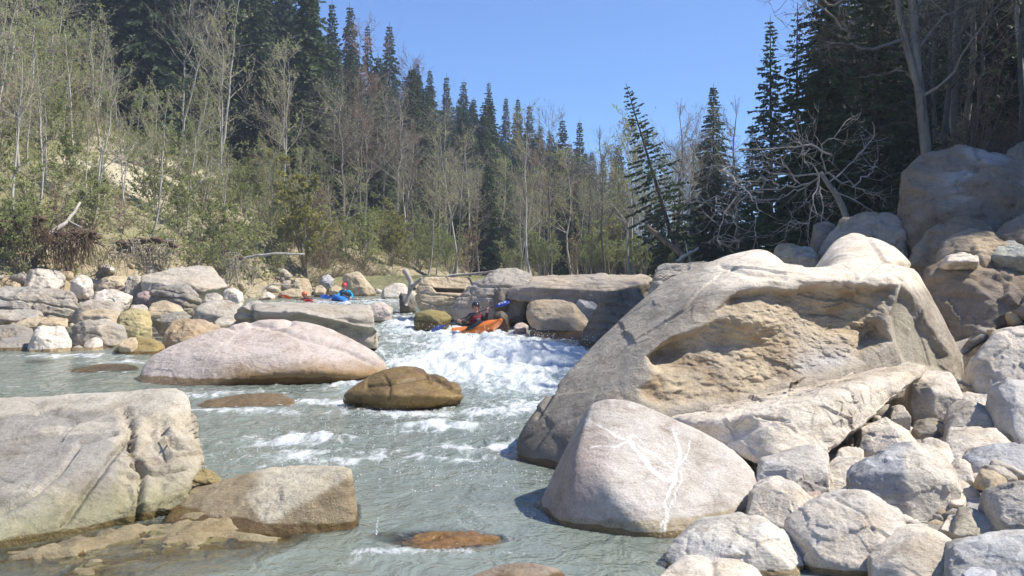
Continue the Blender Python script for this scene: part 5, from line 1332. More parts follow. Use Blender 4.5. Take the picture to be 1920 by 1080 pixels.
# ---- shrubs on the banks
n = 0
for tries in range(3000):
    D = rg.uniform(34, 74); px = rg.uniform(-60, 1240); x = (px - 960) / FPX * D
    dl = (float(ip(D, FOOT)) - x) * 0.9
    if dl < 0.2 or dl > 24 or n >= 130 or not free(x, D, 0.9): continue
    qx, qy = gpix(x, D)
    if qy < 120 or rg.uniform() < 0.6 * scree(qx, qy): continue
    i = rg.choice(4, p=(0.36, 0.34, 0.24, 0.06))
    h = rg.uniform(1.8, 4.2)
    if 190 < px < 480 and dl > 3 and rg.uniform() < 0.6: continue
    lb = where(px, dl, ('green willow shrub', 'light green willow shrub', 'leafless brown shrub', 'yellow green shrub')[i], h, 4.3, 3.2)
    tree('willow_shrub', SHR, i, x, D, h, lb, 'shrub', 'shrubs of the left slope' if px < 600 else 'shrubs of the far bank', tries + 9000, wid=rg.uniform(0.9, 1.4))
    placed.append((x, D)); n += 1
for k, (px, py, D, i, lb) in enumerate([(575, 285, 50, 3, 'yellow green young tree below the end of the left slope'), (1150, 400, 60, 3, 'yellow green bush before the bare stems of the gap'), (1120, 420, 60, 3, 'lower yellow green bush beside the taller one'), (1175, 425, 58, 1, 'pale green bush at the right of the gap')]):
    x, y, h = to_top(px, py, D); tree('flowering_shrub', SHR, i, x, y, h, lb, 'shrub', None, 9800 + k, wid=1.0)
def flat(px, D, kind, h, tall, short):
    z = next(t for lim, t in ZONES if px < lim)
    return ('tall ' if h > tall else 'short ' if h < short else 'medium ') + kind + (', front row, ' if D < 62 else ', middle row, ' if D < 75 else ', back row, ') + z
# ---- far bank between the river and the ridge, straight ahead
for tries in range(900):
    D = rg.uniform(52, 92); px = rg.uniform(800, 1330); x = (px - 960) / FPX * D
    dl = (float(ip(D, FOOT)) - x) * 0.9
    if dl > 0.2 or not free(x, D, 1.7): continue
    if tries > 430: break
    r = rg.uniform()
    if px > 1010 and r >= 0.38 and r < 0.68: r = 0.3 if rg.uniform() < 0.6 else 0.8      # hardly any spruce in the gap
    if r < 0.20: tree('birch_tree', BIR, rg.randint(5), x, D, (h := rg.uniform(6, 10)), flat(px, D, 'thin pale stem', h, 8.5, 7), 'tree', 'stems of the flat wood across the river', tries + 20000, lean=(rg.normal(0, 0.06), 0))
    elif r < 0.38: tree('alder_tree', GRE, rg.randint(4), x, D, (h := rg.uniform(6, 10)), flat(px, D, 'leafless tree', h, 8.5, 7), 'tree', 'stems of the flat wood across the river', tries + 20000)
    elif r < 0.68: tree('spruce_tree', SPR, rg.randint(6), x, D, (h := rg.uniform(6, 11)), flat(px, D, 'small spruce', h, 7.5, 6), 'tree', 'stems of the flat wood across the river', tries + 20000, wid=1.2)
    else: tree('willow_shrub', SHR, rg.randint(3), x, D, (h := rg.uniform(2, 4)), flat(px, D, 'low shrub', h, 3.2, 2.6), 'shrub', 'stems of the flat wood across the river', tries + 20000)
    placed.append((x, D))

# ---- dark wood of the right hillside
n = 0
for tries in range(2500):
    D = rg.uniform(24, 66); px = rg.uniform(1400, 2050); x = (px - 960) / FPX * D
    dr = x - float(ip(D, XR2))
    if dr < 3.6 or dr > 40 or n >= 95 or not free(x, D, 2.0): continue
    if px < 1500 and D < 38: continue
    top = ip(px, [(1400, 230), (1440, 90), (1500, 20), (1560, -300)])
    r = rg.uniform()
    if r < 0.72: pool, i, h, nm, lb, ct = SPR_NEAR, rg.randint(6), rg.uniform(9, 19), 'spruce_tree', 'shaded spruce', 'tree'
    elif r < 0.92: pool, i, h, nm, lb, ct = GRE, rg.randint(4), rg.uniform(8, 15), 'bare_tree', 'shaded leafless tree', 'tree'
    else: pool, i, h, nm, lb, ct = SHR, 2, rg.uniform(2, 4), 'brush_shrub', 'shaded leafless shrub', 'shrub'
    if D < 30 and nm != 'brush_shrub': h = min(h, 9)
    if gpix(x, D, gz1(x, D) + h)[1] < top: continue
    lb = where(px, dr - 3, lb, h, 3.3 if nm == 'brush_shrub' else 13, 2.7 if nm == 'brush_shrub' else 9.5)
    tree(nm, pool, i, x, D, h, lb, ct, 'trees of the dark right hillside', tries + 40000, wid=1.15 if nm == 'spruce_tree' else 1.0)
    placed.append((x, D)); n += 1
for k in range(12):
    D = 26 + 0.55 * k % 5; px = 1755 + 15.5 * k; x = (px - 960) / FPX * D
    tree('bare_tree', GRE, (0, 2, 0, 3)[k % 4], x, D, 8 + (k * 37 % 5), 'dark bare trunk in the shade above the massive boulder', 'tree', 'dark trunks above the massive boulder', 70000 + k)
# trees up the right hillside beyond the frame, whose shade falls on the upper boulders
for k, (x, y, h, pool, i) in enumerate([(20.5, 23, 15, SPR, 0), (18.5, 20.5, 13, GRE, 0), (23, 25.5, 17, SPR, 2), (17.0, 22.5, 12, GRE, 2), (22.5, 21.5, 16, SPR, 1), (16.2, 19.0, 10, GRE, 1), (26, 24, 18, SPR, 3), (18.2, 19.6, 13, SPR, 3), (20.0, 18.2, 14, SPR, 0), (15.6, 18.6, 10, SPR, 1), (21.5, 17.6, 14, SPR, 2), (19.2, 16.4, 12, SPR, 3), (17.4, 17.0, 11, SPR, 1), (14.2, 17.6, 8, SPR, 3), (15.0, 16.0, 8, GRE, 0)]):
    tree('spruce_tree' if pool is SPR else 'bare_tree', pool, i, x, y, h, 'tree up the right hillside beyond the massive boulder', 'tree', 'trees shading the upper boulders', 60000 + k)

# ---------------------------------------------------------------- single trees and dead wood on the right
def poly_tube(mb, pts, r0, r1, sides=6, wob=0.0, seed=0, sub=4):
    p = np.array(pts, float); n = (len(p) - 1) * sub + 1
    t = np.linspace(0, len(p) - 1, n)
    q = np.column_stack([np.interp(t, range(len(p)), p[:, c]) for c in range(3)])
    for k in range(2): q[1:-1] = 0.25 * q[:-2] + 0.5 * q[1:-1] + 0.25 * q[2:]
    q += np.random.RandomState(seed).normal(0, wob, q.shape) if wob else 0
    mb.tube(q, np.linspace(r0, r1, n), sides, cap=True)
    return q

def twiggy(mb, rg, q, n, L, r=0.008, depth=2, upw=0.1):
    for k in range(n):
        i = rg.randint(max(1, len(q) // 4), len(q))
        d = unit((q[i] - q[i - 1]) / (np.linalg.norm(q[i] - q[i - 1]) + 1e-9) * 0.8 + rg.normal(0, 0.7, 3) + np.array((0, 0, upw)))
        l = L * rg.uniform(0.4, 1.0)
        w = np.array([q[i], q[i] + d * l * 0.5 + rg.normal(0, 0.06 * l, 3), q[i] + d * l + np.array((0, 0, 0.1 * l))])
        mb.tube(w, [r, r * 0.7, r * 0.4], 3)
        if depth > 1: twiggy(mb, rg, w, 3, l * 0.6, r * 0.7, depth - 1, upw)

def empty(name, loc, label, cat, group=None):
    e = bpy.data.objects.new(name, None); COL.objects.link(e); e.location = loc; e.empty_display_size = 0.3
    return tag(e, label, cat, group)

def local(o, mb):
    off = np.array(o.location)
    mb.v = [v - off for v in mb.v]; return mb

# the two trunked tree over the massive boulder
rg = np.random.RandomState(3)
base = at(1742, 275, 23.5); base[2] = gz1(base[0], base[1]) - 0.3
e = empty('beech_tree', base, 'tall pale grey tree with two trunks rising behind the massive boulder', 'tree')
tm, cm = MB(), MB()
t1 = poly_tube(tm, [base, at(1737, 272, 23.5), at(1722, 160, 23.5), at(1714, 60, 23.5), at(1708, -60, 23.6), at(1700, -260, 23.8)], 0.145, 0.08, 9, 0.01, 1)
t2 = poly_tube(tm, [at(1722, 170, 23.45), at(1708, 120, 23.4), at(1694, 60, 23.4), at(1680, -20, 23.3), at(1664, -200, 23.2)], 0.095, 0.06, 8, 0.01, 2)
for k, ln in enumerate([[(1694, 70, 23.4), (1640, 96, 23.0), (1584, 82, 22.6), (1550, 80, 22.4)], [(1680, -20, 23.3), (1620, -30, 22.8), (1560, 20, 22.5), (1530, -20, 22.3), (1480, -60, 22)], [(1600, 70, 22.8), (1585, 60, 22.6), (1560, 25, 22.5), (1520, 0, 22.4)],
                        [(1716, 100, 23.5), (1760, 40, 23.6), (1800, 10, 23.6), (1850, -10, 23.6)], [(1712, 20, 23.5), (1780, -60, 23.8), (1860, -120, 24)], [(1720, 150, 23.5), (1690, 130, 23.8), (1650, 140, 24), (1600, 145, 24.2)], [(1726, 180, 23.5), (1770, 160, 23.2), (1840, 50, 23.0), (1880, 0, 22.9)]]):
    q = poly_tube(tm, [at(*c) for c in ln], 0.05, 0.012, 5, 0.02, 10 + k)
    twiggy(cm, rg, q, 16, 1.3, 0.010, 3)
twiggy(cm, rg, t1, 26, 2.0, 0.014, 3); twiggy(cm, rg, t2, 24, 1.8, 0.013, 3)
local(e, tm).build('trunk', M['bark_beech'], e); local(e, cm).build('crown', M['twig_dark'], e, smooth=False)

# the dead tree with arching pale branches
base = at(1600, 470, 21.5); base[2] = gz1(base[0], base[1]) - 0.2
e = empty('dead_tree', base, 'dead leaning tree with arching bare pale branches over the rocks', 'tree')
tm, cm = MB(), MB()
poly_tube(tm, [base, at(1590, 400, 21.3), at(1560, 355, 21.0), at(1540, 325, 20.8)], 0.09, 0.045, 7, 0.01, 1)
BR = [[(1540, 325), (1480, 332), (1420, 317), (1350, 307), (1320, 312)], [(1560, 290), (1525, 272), (1460, 275), (1335, 290)], [(1520, 345), (1460, 355), (1395, 357), (1345, 370), (1290, 382)], [(1380, 312), (1350, 315), (1380, 340), (1415, 375), (1425, 400), (1412, 432)], [(1430, 356), (1400, 360), (1380, 395), (1377, 435), (1385, 455)],
      [(1540, 325), (1525, 365), (1517, 427)], [(1540, 325), (1500, 355), (1460, 375), (1405, 370)], [(1535, 340), (1540, 370), (1546, 402)], [(1545, 325), (1590, 345), (1640, 368), (1660, 372)], [(1545, 320), (1540, 272), (1580, 240), (1615, 215)], [(1555, 340), (1600, 300), (1640, 260), (1638, 228)], [(1500, 345), (1470, 300), (1430, 290)], [(1515, 420), (1490, 415), (1472, 426)], [(1390, 357), (1360, 400), (1345, 450)],
      [(1345, 372), (1350, 390), (1345, 392)], [(1540, 325), (1510, 300), (1502, 262)], [(1560, 355), (1610, 380), (1650, 410), (1690, 420)], [(1520, 280), (1505, 295), (1506, 270)], [(1600, 350), (1640, 320), (1645, 300)], [(1460, 355), (1440, 330), (1400, 345), (1370, 330)]]
for k, ln in enumerate(BR):
    q = poly_tube(tm if k < 9 else cm, [at(a, b, 20.8 - 0.25 * j * (1 if k % 2 else -0.6)) for j, (a, b) in enumerate(ln)], 0.026 if k < 9 else 0.018, 0.007, 5, 0.028, 30 + k)
    twiggy(cm, rg, q, 9, 0.7, 0.007, 2, 0.0)
local(e, tm).build('trunk', M['drift'], e); local(e, cm).build('crown', M['drift'], e, smooth=False)

# brushwood that hangs under the trees: thin dark twigs, a mass nobody could count
rg = np.random.RandomState(8)
mb = MB()
def brush(mb, pts, L, r, leaf=0.0, leafsize=0.05):
    p = np.repeat(np.array(pts), 6, 0); n = len(p)
    d = np.column_stack([rg.normal(0, 0.6, n), rg.normal(0, 0.6, n), rg.uniform(0.15, 1.0, n)]); d /= np.linalg.norm(d, axis=1)[:, None]
    l = (L * rg.uniform(0.4, 1.1, n))[:, None]
    m_ = p + d * l * 0.55 + rg.normal(0, 0.08, (n, 3)) * l; t_ = p + d * l + rg.normal(0, 0.10, (n, 3)) * l - np.array((0, 0, 0.12)) * l
    mb.sticks(np.stack([p, t_], 1), [r, r * 0.35])
    k = np.repeat(np.arange(n), rg.poisson(leaf, n))
    if len(k): mb.leaves(p[k] + (t_ - p)[k] * rg.uniform(0.3, 1, len(k))[:, None], leafsize, rg, 1)
def batch(n, D0, D1, p0, p1, lo, hi, side):
    D = rg.uniform(D0, D1, n); px = rg.uniform(p0, p1, n); x = (px - 960) / FPX * D
    d = (ip(D, FOOT) - x) * 0.9 if side == 'L' else x - ip(D, XR2)
    ok = (d > lo) & (d < hi)
    x, D = x[ok], D[ok]; z = gz(x, D)
    if side == 'L':                      # thinner on the pale scree
        qx, qy = project(np.column_stack([x, D, z])); k = rg.uniform(0, 1, len(x)) > 0.8 * np.exp(-((qx - 300) / 100) ** 2 - ((qy - 300) / 100) ** 2)
        x, D, z = x[k], D[k], z[k]
    return [np.array(q) for q in zip(x, D, z)]
pts = batch(1500, 22, 45, 1300, 1960, 2.4, 14, 'R')
brush(mb, pts, 1.7, 0.010)
tag(mb.build('undergrowth', [M['twig_dark'], M['leaf']], smooth=False), 'dark tangle of bare twigs under the trees of the right bank', 'undergrowth', kind='stuff')
mb = MB()
pts = batch(5600, 34, 84, -60, 1000, 0.3, 36, 'L')
brush(mb, pts, 0.95, 0.010, 2.2, 0.075)
tag(mb.build('undergrowth', [M['dry'], M['leaf']], smooth=False), 'thin dry stems and young leaves covering the left slope', 'undergrowth', kind='stuff')
mb = MB()
pts = batch(1200, 40, 56, 560, 800, -0.6, 3.5, 'L')
brush(mb, pts, 1.1, 0.012, 0.1, 0.05)
pts = batch(1600, 34, 54, -40, 800, -0.3, 2.8, 'L')
brush(mb, pts, 0.75, 0.010, 0.25, 0.05)
tag(mb.build('dry_grass', [M['dry'], M['leaf']], smooth=False), 'dry grass and dead stalks along the cut edge of the left bank', 'grass', kind='stuff')

# hanging root mats of the undercut bank
for (p0, p1, py0, py1, D, n, lb) in ((-20, 78, 412, 470, 35.2, 130, 'brown mat of roots hanging over the cut bank at the left edge'), (70, 175, 432, 500, 35.4, 200, 'large brown root mat drooping over the pale bank'), (205, 330, 455, 500, 37, 110, 'dry brown brush hanging above the sunlit slab'), (430, 450, 480, 540, 41.5, 60, 'root tuft hanging beside the bleached pole')):
    rg = np.random.RandomState(int(p0) + 50)
    c0 = at((p0 + p1) / 2, py1, D)
    e = empty('root_mat', c0, lb, 'roots')
    mb = MB()
    for k in range(n):
        px = rg.uniform(p0, p1); q = at(px, py0 + rg.uniform(-8, 26), D + rg.uniform(-0.2, 0.9))
        l = (py1 - py0) / FPX * D * rg.uniform(0.45, 1.0)
        dx, dy = rg.normal(0, 0.45), -rg.uniform(0.05, 0.5)
        s = np.linspace(0, 1, 5)
        pts = q + np.column_stack([dx * l * s + rg.normal(0, 0.03, 5), dy * np.sin(s * 2.2) * 0.7, 0.12 * np.sin(s * 3.1) - l * s ** 1.5])
        mb.tube(pts, np.linspace(rg.uniform(0.010, 0.028), 0.005, 5), 4)
    local(e, mb).build('root_strands', M['root'] if p0 < 200 else M['twig'], e)
    e2 = MB()
    v, F = ico(3)
    for q in range(int((p1 - p0) / 9)):
        cc = at(rg.uniform(p0, p1), py0 + rg.uniform(-4, 16), D + rg.uniform(0.3, 1.0)); ex = rg.uniform(0.08, 0.24)
        V = v * np.array((ex * 1.3, ex, ex * 0.6)) * (1 + 0.6 * fbm(v * 2.3 + q * 3.1 + p0, 3))[:, None] + cc
        e2.add(V, F)
    so = local(e, e2).build('sod', M['root'], e); so['kind'] = 'stuff'

# ---------------------------------------------------------------- driftwood and logs
def wood(name, label, cat, ln, r0, r1, mat, twigs=(), seed=0):
    base = at(*ln[0])
    e = empty(name, base, label, cat)
    mb = MB(); poly_tube(mb, [at(*c) for c in ln], r0, r1, 8, 0.012, seed); local(e, mb).build('stem', mat, e)
    for k, tw in enumerate(twigs):
        mb = MB(); poly_tube(mb, [at(*c) for c in tw], r1 * 0.9, r1 * 0.35, 5, 0.01, seed + k + 1); local(e, mb).build('branch', mat, e)
wood('driftwood_pole', 'bleached curved pole lying on the pale bank', 'driftwood', [(448, 486, 43), (480, 479, 43), (520, 475, 43.2), (572, 477, 43.6)], 0.075, 0.04, M['drift'], seed=1)
wood('fallen_trunk', 'white fallen stem leaning over the root bank', 'log', [(94, 437, 36), (110, 428, 36.2), (128, 414, 36.6), (150, 380, 37.6)], 0.10, 0.05, M['drift'], [[(128, 414, 36.6), (170, 436, 36.2), (196, 440, 36)]], seed=2)
wood('leaning_log', 'bare log leaning down behind the flat rock with dry grass', 'log', [(1212, 424, 25), (1240, 446, 24.6), (1265, 465, 24.4), (1286, 482, 24)], 0.065, 0.08, M['log'], seed=3)
wood('driftwood_branch', 'short pale crossed branch at the foot of the leaning log', 'driftwood', [(1268, 490, 23.6), (1290, 476, 23.6), (1308, 466, 23.6)], 0.05, 0.03, M['drift'], [[(1290, 476, 23.6), (1288, 462, 23.6), (1284, 450, 23.6)]], seed=4)
wood('driftwood_log', 'weathered log standing against the tan bedded block', 'driftwood', [(760, 574, 35.2), (768, 552, 35.2), (772, 530, 35.3), (758, 506, 35.4)], 0.07, 0.10, M['drift'], [[(770, 540, 35.2), (784, 528, 35.1), (790, 520, 35.1)]], seed=5)
wood('driftwood_branch', 'long thin pale branch lying on top of the tan bedded block', 'driftwood', [(838, 518, 33.2), (880, 514, 33.2), (920, 510, 33), (945, 505, 32.8)], 0.05, 0.03, M['drift'], seed=6)
wood('driftwood_stick', 'thin stick lying between the hooked rock and the white boulder', 'driftwood', [(1790, 714, 11.4), (1812, 722, 11.3), (1834, 730, 11.2)], 0.022, 0.012, M['drift'], seed=7)
wood('driftwood_stick', 'small splinter of wood caught on the foot of the huge boulder', 'driftwood', [(1482, 726, 11.0), (1498, 716, 11.0), (1512, 708, 11.1)], 0.02, 0.008, M['log'], seed=8)
wood('driftwood_branch', 'tangled dead branch on the bank left of the tan block', 'driftwood', [(488, 546, 45), (510, 532, 45.2), (540, 536, 45.4), (560, 528, 45.6)], 0.05, 0.02, M['drift'], [[(510, 532, 45.2), (520, 520, 45.2), (526, 510, 45.2)], [(530, 535, 45.3), (545, 545, 45.2), (556, 552, 45)]], seed=9)
# dry grass tuft on the flat rock
rg = np.random.RandomState(4)
c = at(1302, 524, 18.4); e = empty('grass_tuft', c, 'rusty dry grass tuft on the flat rock behind the huge boulder', 'grass tuft')
mb = MB()
for k in range(170):
    b = np.array((rg.normal(0, 0.22), rg.normal(0, 0.10), 0)); l = rg.uniform(0.08, 0.2); d = np.array((rg.normal(0, 0.8), rg.normal(0, 0.5), 0.8))
    mb.tube(np.array([b, b + d * l * 0.6, b + d * l * 1.0 - np.array((0, 0, l * 0.5))]), [0.008, 0.006, 0.002], 3)
mb.build('blades', M['root'], e)

# ---------------------------------------------------------------- kayaks and paddlers
def plas(name, c, rough=0.35):
    return mat_plain(name, c, rough, 0.10, 6, 0.5, 0.03)
M['orange'] = plas('orange_plastic', (0.95, 0.24, 0.02)); M['blue'] = plas('blue_plastic', (0.02, 0.16, 0.62)); M['red'] = plas('red_plastic', (0.62, 0.03, 0.03))
M['black'] = plas('black_rubber', (0.02, 0.02, 0.022), 0.5); M['navy'] = plas('navy_blade', (0.012, 0.035, 0.28)); M['shaft'] = plas('paddle_shaft', (0.03, 0.03, 0.035), 0.3)
M['skin'] = mat_plain('skin', (0.62, 0.33, 0.24), 0.55, 0.08, 12, 0.3, 0.02); M['cyan'] = mat_plain('cyan_fabric', (0.02, 0.30, 0.50), 0.8, 0.15, 14, 0.2, 0.2)
M['darkcloth'] = mat_plain('black_fabric', (0.022, 0.02, 0.024), 0.75, 0.3, 14, 0.3, 0.2); M['maroon'] = mat_plain('maroon_fabric', (0.20, 0.012, 0.02), 0.75, 0.3, 14, 0.25, 0.2); M['redcloth'] = mat_plain('red_fabric', (0.50, 0.03, 0.03), 0.8, 0.2, 14, 0.25, 0.2)
M['greycloth'] = mat_plain('grey_fabric', (0.10, 0.11, 0.12), 0.8, 0.3, 14, 0.25, 0.2); M['orangehelm'] = plas('orange_helmet', (0.85, 0.16, 0.05)); M['redhelm'] = plas('red_helmet', (0.72, 0.03, 0.03)); M['blackhelm'] = plas('black_helmet', (0.025, 0.022, 0.035), 0.2)
M['white'] = plas('white_print', (0.8, 0.8, 0.8)); M['eye'] = plas('eye', (0.03, 0.02, 0.02), 0.2); M['hair'] = plas('brow', (0.08, 0.05, 0.03), 0.8); M['lip'] = mat_plain('lip', (0.45, 0.16, 0.13), 0.5)

def frame(fwd, up=(0, 0, 1)):
    f = unit(np.array(fwd, float)); u = np.array(up, float); l = unit(np.cross(u, f)); u = np.cross(f, l)
    return np.column_stack([f, l, u])          # columns: forward, left, up

def kayak(loc, fwd, up, mat, label, length=2.5, width=0.66):
    e = empty('kayak', loc, label, 'kayak', 'kayaks on the river')
    A = frame(fwd, up)
    ns, nr_ = 25, 20
    s = np.linspace(-1, 1, ns)
    mb = MB(); rings = []
    for t in s:
        w = width / 2 * (max(1 - abs(t) ** 2.4, 0.0)) ** 0.62 + 0.012
        rk_ = 0.26 * abs(t) ** 2.6                     # rocker
        dk = 0.17 + 0.10 * math.exp(-((t - 0.30) / 0.35) ** 2) - 0.06 * abs(t) ** 2
        kl = -0.10 * (1 - abs(t) ** 3)
        th = np.linspace(0, 2 * math.pi, nr_, endpoint=False)
        yy = w * np.sign(np.cos(th)) * np.abs(np.cos(th)) ** 0.75
        zz = np.where(np.sin(th) > 0, np.sin(th) * dk * (0.35 + 0.65 * (1 - abs(t) ** 4)), np.sin(th) * -kl * (0.5 + 0.5 * (1 - abs(t) ** 4)) * 1.1) + rk_
        rings.append(np.column_stack([np.full(nr_, t * length / 2), yy, zz]))
    V = np.concatenate(rings)
    i = np.arange(ns - 1)[:, None] * nr_; j = np.arange(nr_)[None, :]; k2 = (j + 1) % nr_
    F = np.stack([i + j, i + k2, i + nr_ + k2, i + nr_ + j], -1).reshape(-1, 4)
    mb.add(V @ A.T, F)
    for row in (0, ns - 1):
        c = rings[row].mean(0)
        mb.add(np.vstack([rings[row], c]) @ A.T, np.stack([np.arange(nr_), np.roll(np.arange(nr_), -1), np.full(nr_, nr_)], -1))
    hull = mb.build('hull', mat, e)
    th = np.linspace(0, 2 * math.pi, 25)
    rim = np.column_stack([-0.08 + 0.40 * np.cos(th), 0.235 * np.sin(th), 0.225 + 0.035 * np.cos(th)])
    mb = MB(); mb.tube(rim @ A.T, 0.018, 6); mb.build('cockpit_rim', M['black'], e)
    mb = MB(); r0 = rim[:-1]; top = np.array((-0.10, 0, 0.33)) + (r0 - r0.mean(0)) * np.array((0.42, 0.62, 0.2))
    n = len(r0); a = np.arange(n)
    mb.add(np.vstack([r0 + (0, 0, 0.015), top]) @ A.T, np.stack([a, (a + 1) % n, n + (a + 1) % n, n + a], -1)); mb.build('spray_skirt', M['black'], e)
    for sgn in (1, -1):
        mb = MB(); x0 = sgn * length * 0.455
        mb.tube(np.array([(x0, -0.05, 0.36), (x0 + sgn * 0.02, -0.03, 0.41), (x0 + sgn * 0.02, 0.03, 0.41), (x0, 0.05, 0.36)]) @ A.T, 0.012, 5); mb.build('grab_handle', M['black'], e)
    return e, A

def skin_mesh(name, joints, edges, mat, parent, sub=2):
    """A body grown round a skeleton: joints = (point, rx, ry)."""
    me = bpy.data.meshes.new(name)
    me.from_pydata([tuple(j[0]) for j in joints], edges, [])
    me.skin_vertices or None
    o = bpy.data.objects.new(name, me); COL.objects.link(o)
    md = o.modifiers.new('skin', 'SKIN'); md.use_smooth_shade = True
    for k, j in enumerate(joints):
        me.skin_vertices[0].data[k].radius = (j[1], j[2]); me.skin_vertices[0].data[k].use_root = (k == 0)
    ss = o.modifiers.new('sub', 'SUBSURF'); ss.levels = sub; ss.render_levels = sub
    dg = bpy.context.evaluated_depsgraph_get(); dg.update()
    nm = bpy.data.meshes.new_from_object(o.evaluated_get(dg))
    bpy.data.objects.remove(o); nm.name = name
    nm.materials.clear(); nm.materials.append(mat)
    for p_ in nm.polygons: p_.use_smooth = True
    return link(name, nm, parent)

def ell(c, r, A=np.eye(3), lvl=3, cut=None):
    v, F = ico(lvl); V = (v * np.array(r)) @ A.T + c
    return V, F

def paddler(label, hip, neck, face, sh, el, ha, jacket, vest, helm, headr=0.105):
    """hip, neck: points; face: direction; sh/el/ha: two points each. Head, torso, arms and hands are one body; clothes are children."""
    e = empty('person', hip, label, 'person', 'kayakers on the river')
    L_ = lambda p: np.array(p) - np.array(hip)
    hip_, nk = L_(hip), L_(neck)
    up = unit(nk - hip_); A = frame(face, up)
    F_, Lf, U = A.T
    head = nk + U * 0.165 + F_ * 0.02
    chest = hip_ + (nk - hip_) * 0.68
    J = [(hip_, .17, .14), (hip_ + (nk - hip_) * 0.35, .15, .115), (chest, .175, .12), (nk - U * 0.03, .06, .06), (nk + U * 0.05, .055, .058), (head - U * 0.05, .075, .085), (head + U * 0.04, .082, .095), (head + U * 0.10, .05, .06)]
    E = [(0, 1), (1, 2), (2, 3), (3, 4), (4, 5), (5, 6), (6, 7)]
    jk = [(hip_ - U * 0.02, .185, .155), (hip_ + (nk - hip_) * 0.35, .168, .135), (chest, .192, .14), (nk - U * 0.02, .078, .078), (nk + U * 0.015, .072, .072)]
    jE = [(0, 1), (1, 2), (2, 3), (3, 4)]
    hands = []
    for k in range(2):
        s_, l_, h_ = L_(sh[k]), L_(el[k]), L_(ha[k])
        n0 = len(J); wr = h_ + unit(l_ - h_) * 0.06
        J += [(s_, .065, .065), (l_, .043, .045), (wr, .028, .032), (h_, .034, .022)]
        E += [(2, n0), (n0, n0 + 1), (n0 + 1, n0 + 2), (n0 + 2, n0 + 3)]
        m0 = len(jk)
        jk += [(s_, .082, .082), (l_, .058, .06), (wr + unit(l_ - wr) * 0.015, .042, .044)]
        jE += [(2, m0), (m0, m0 + 1), (m0 + 1, m0 + 2)]
        hands.append((h_, unit(h_ - l_)))
    sh_ax = unit(L_(ha[1]) - L_(ha[0]))
    body = skin_mesh('body', J, E, M['skin'], e)
    # fingers close round the shaft, thumb from the side of the palm; nose and ears join the head
    mb = MB()
    for (h_, dr) in hands:
        side = unit(np.cross(sh_ax, dr))
        for f in range(4):
            o_ = h_ + sh_ax * (0.030 - 0.020 * f) + dr * 0.012; ln = (0.032, 0.036, 0.034, 0.027)[f]
            pts = np.array([o_ + side * 0.012, o_ + dr * ln * 0.8 + side * 0.016, o_ + dr * ln * 1.1 - side * 0.010, o_ + dr * ln * 0.5 - side * 0.026])
            mb.tube(pts, [0.0095, 0.009, 0.0085, 0.006], 6, cap=True)
        o_ = h_ + sh_ax * 0.036 - dr * 0.01
        mb.tube(np.array([o_, o_ + sh_ax * 0.018 + dr * 0.02 - side * 0.012, o_ + dr * 0.045 - side * 0.024 + sh_ax * 0.004]), [0.011, 0.010, 0.007], 6, cap=True)
    mb.tube(np.array([head + F_ * 0.085 + U * 0.015, head + F_ * 0.112 - U * 0.022, head + F_ * 0.088 - U * 0.034]), [0.010, 0.017, 0.012], 6, cap=True)
    for s_ in (1, -1):
        V, F = ell(head + Lf * s_ * 0.080 - U * 0.012, (0.018, 0.010, 0.030), A, 2); mb.add(V, F)
    tmp = mb.build('t', M['skin'])
    bm = bmesh.new(); bm.from_mesh(body.data); bm.from_mesh(tmp.data); bm.to_mesh(body.data); bm.free(); bpy.data.objects.remove(tmp)
    for p_ in body.data.polygons: p_.use_smooth = True
    for s_ in (1, -1):
        mb = MB(); V, F = ell(head + F_ * 0.083 + Lf * s_ * 0.033 + U * 0.008, (0.010, 0.013, 0.010), A, 2); mb.add(V, F); mb.build('eye', M['eye'], body)
        mb = MB(); b_ = head + F_ * 0.090 + U * 0.028; mb.tube(np.array([b_ + Lf * s_ * 0.018, b_ + Lf * s_ * 0.034 + U * 0.004, b_ + Lf * s_ * 0.05 - F_ * 0.010]), 0.005, 4); mb.build('eyebrow', M['hair'], body)
    mb = MB(); b_ = head + F_ * 0.088 - U * 0.058; mb.tube(np.array([b_ - Lf * 0.026, b_ + F_ * 0.008, b_ + Lf * 0.026]), 0.007, 5); mb.build('mouth', M['lip'], body)
    skin_mesh('jacket', jk, jE, jacket, e)
    # buoyancy vest: a thick shell round the chest with shoulder straps
    mb = MB(); n, m = 20, 7
    th = np.linspace(0, 2 * math.pi, n, endpoint=False)
    rows_ = []
    for q in range(m):
        t = q / (m - 1); c = hip_ + (nk - hip_) * (0.22 + 0.62 * t)
        rx, ry = (0.205, 0.225) if 0 < q < m - 1 else (0.17, 0.19)
        if q == m - 1: rx, ry = 0.12, 0.13
        rows_.append(c + F_ * (rx * 0.86 * np.cos(th))[:, None] + Lf * (ry * np.sign(np.sin(th)) * np.abs(np.sin(th)) ** 0.8)[:, None])
    V = np.concatenate(rows_); i = np.arange(m - 1)[:, None] * n; j = np.arange(n)[None, :]
    mb.add(V, np.stack([i + j, i + (j + 1) % n, i + n + (j + 1) % n, i + n + j], -1).reshape(-1, 4))
    vs = mb.build('life_vest', vest, e)
    for s_ in (1, -1):
        mb = MB(); mb.tube(np.array([chest + F_ * 0.15 + Lf * s_ * 0.10, nk + F_ * 0.06 + Lf * s_ * 0.10 - U * 0.02, nk - F_ * 0.08 + Lf * s_ * 0.10 - U * 0.03, chest - F_ * 0.15 + Lf * s_ * 0.10]), 0.028, 6); mb.build('strap', vest, vs)
    mb = MB(); c_ = hip_ + (nk - hip_) * 0.5; V, F = ell(c_ + F_ * 0.175, (0.03, 0.085, 0.06), A, 2); mb.add(V, F); mb.build('pocket', M['greycloth'], vs)
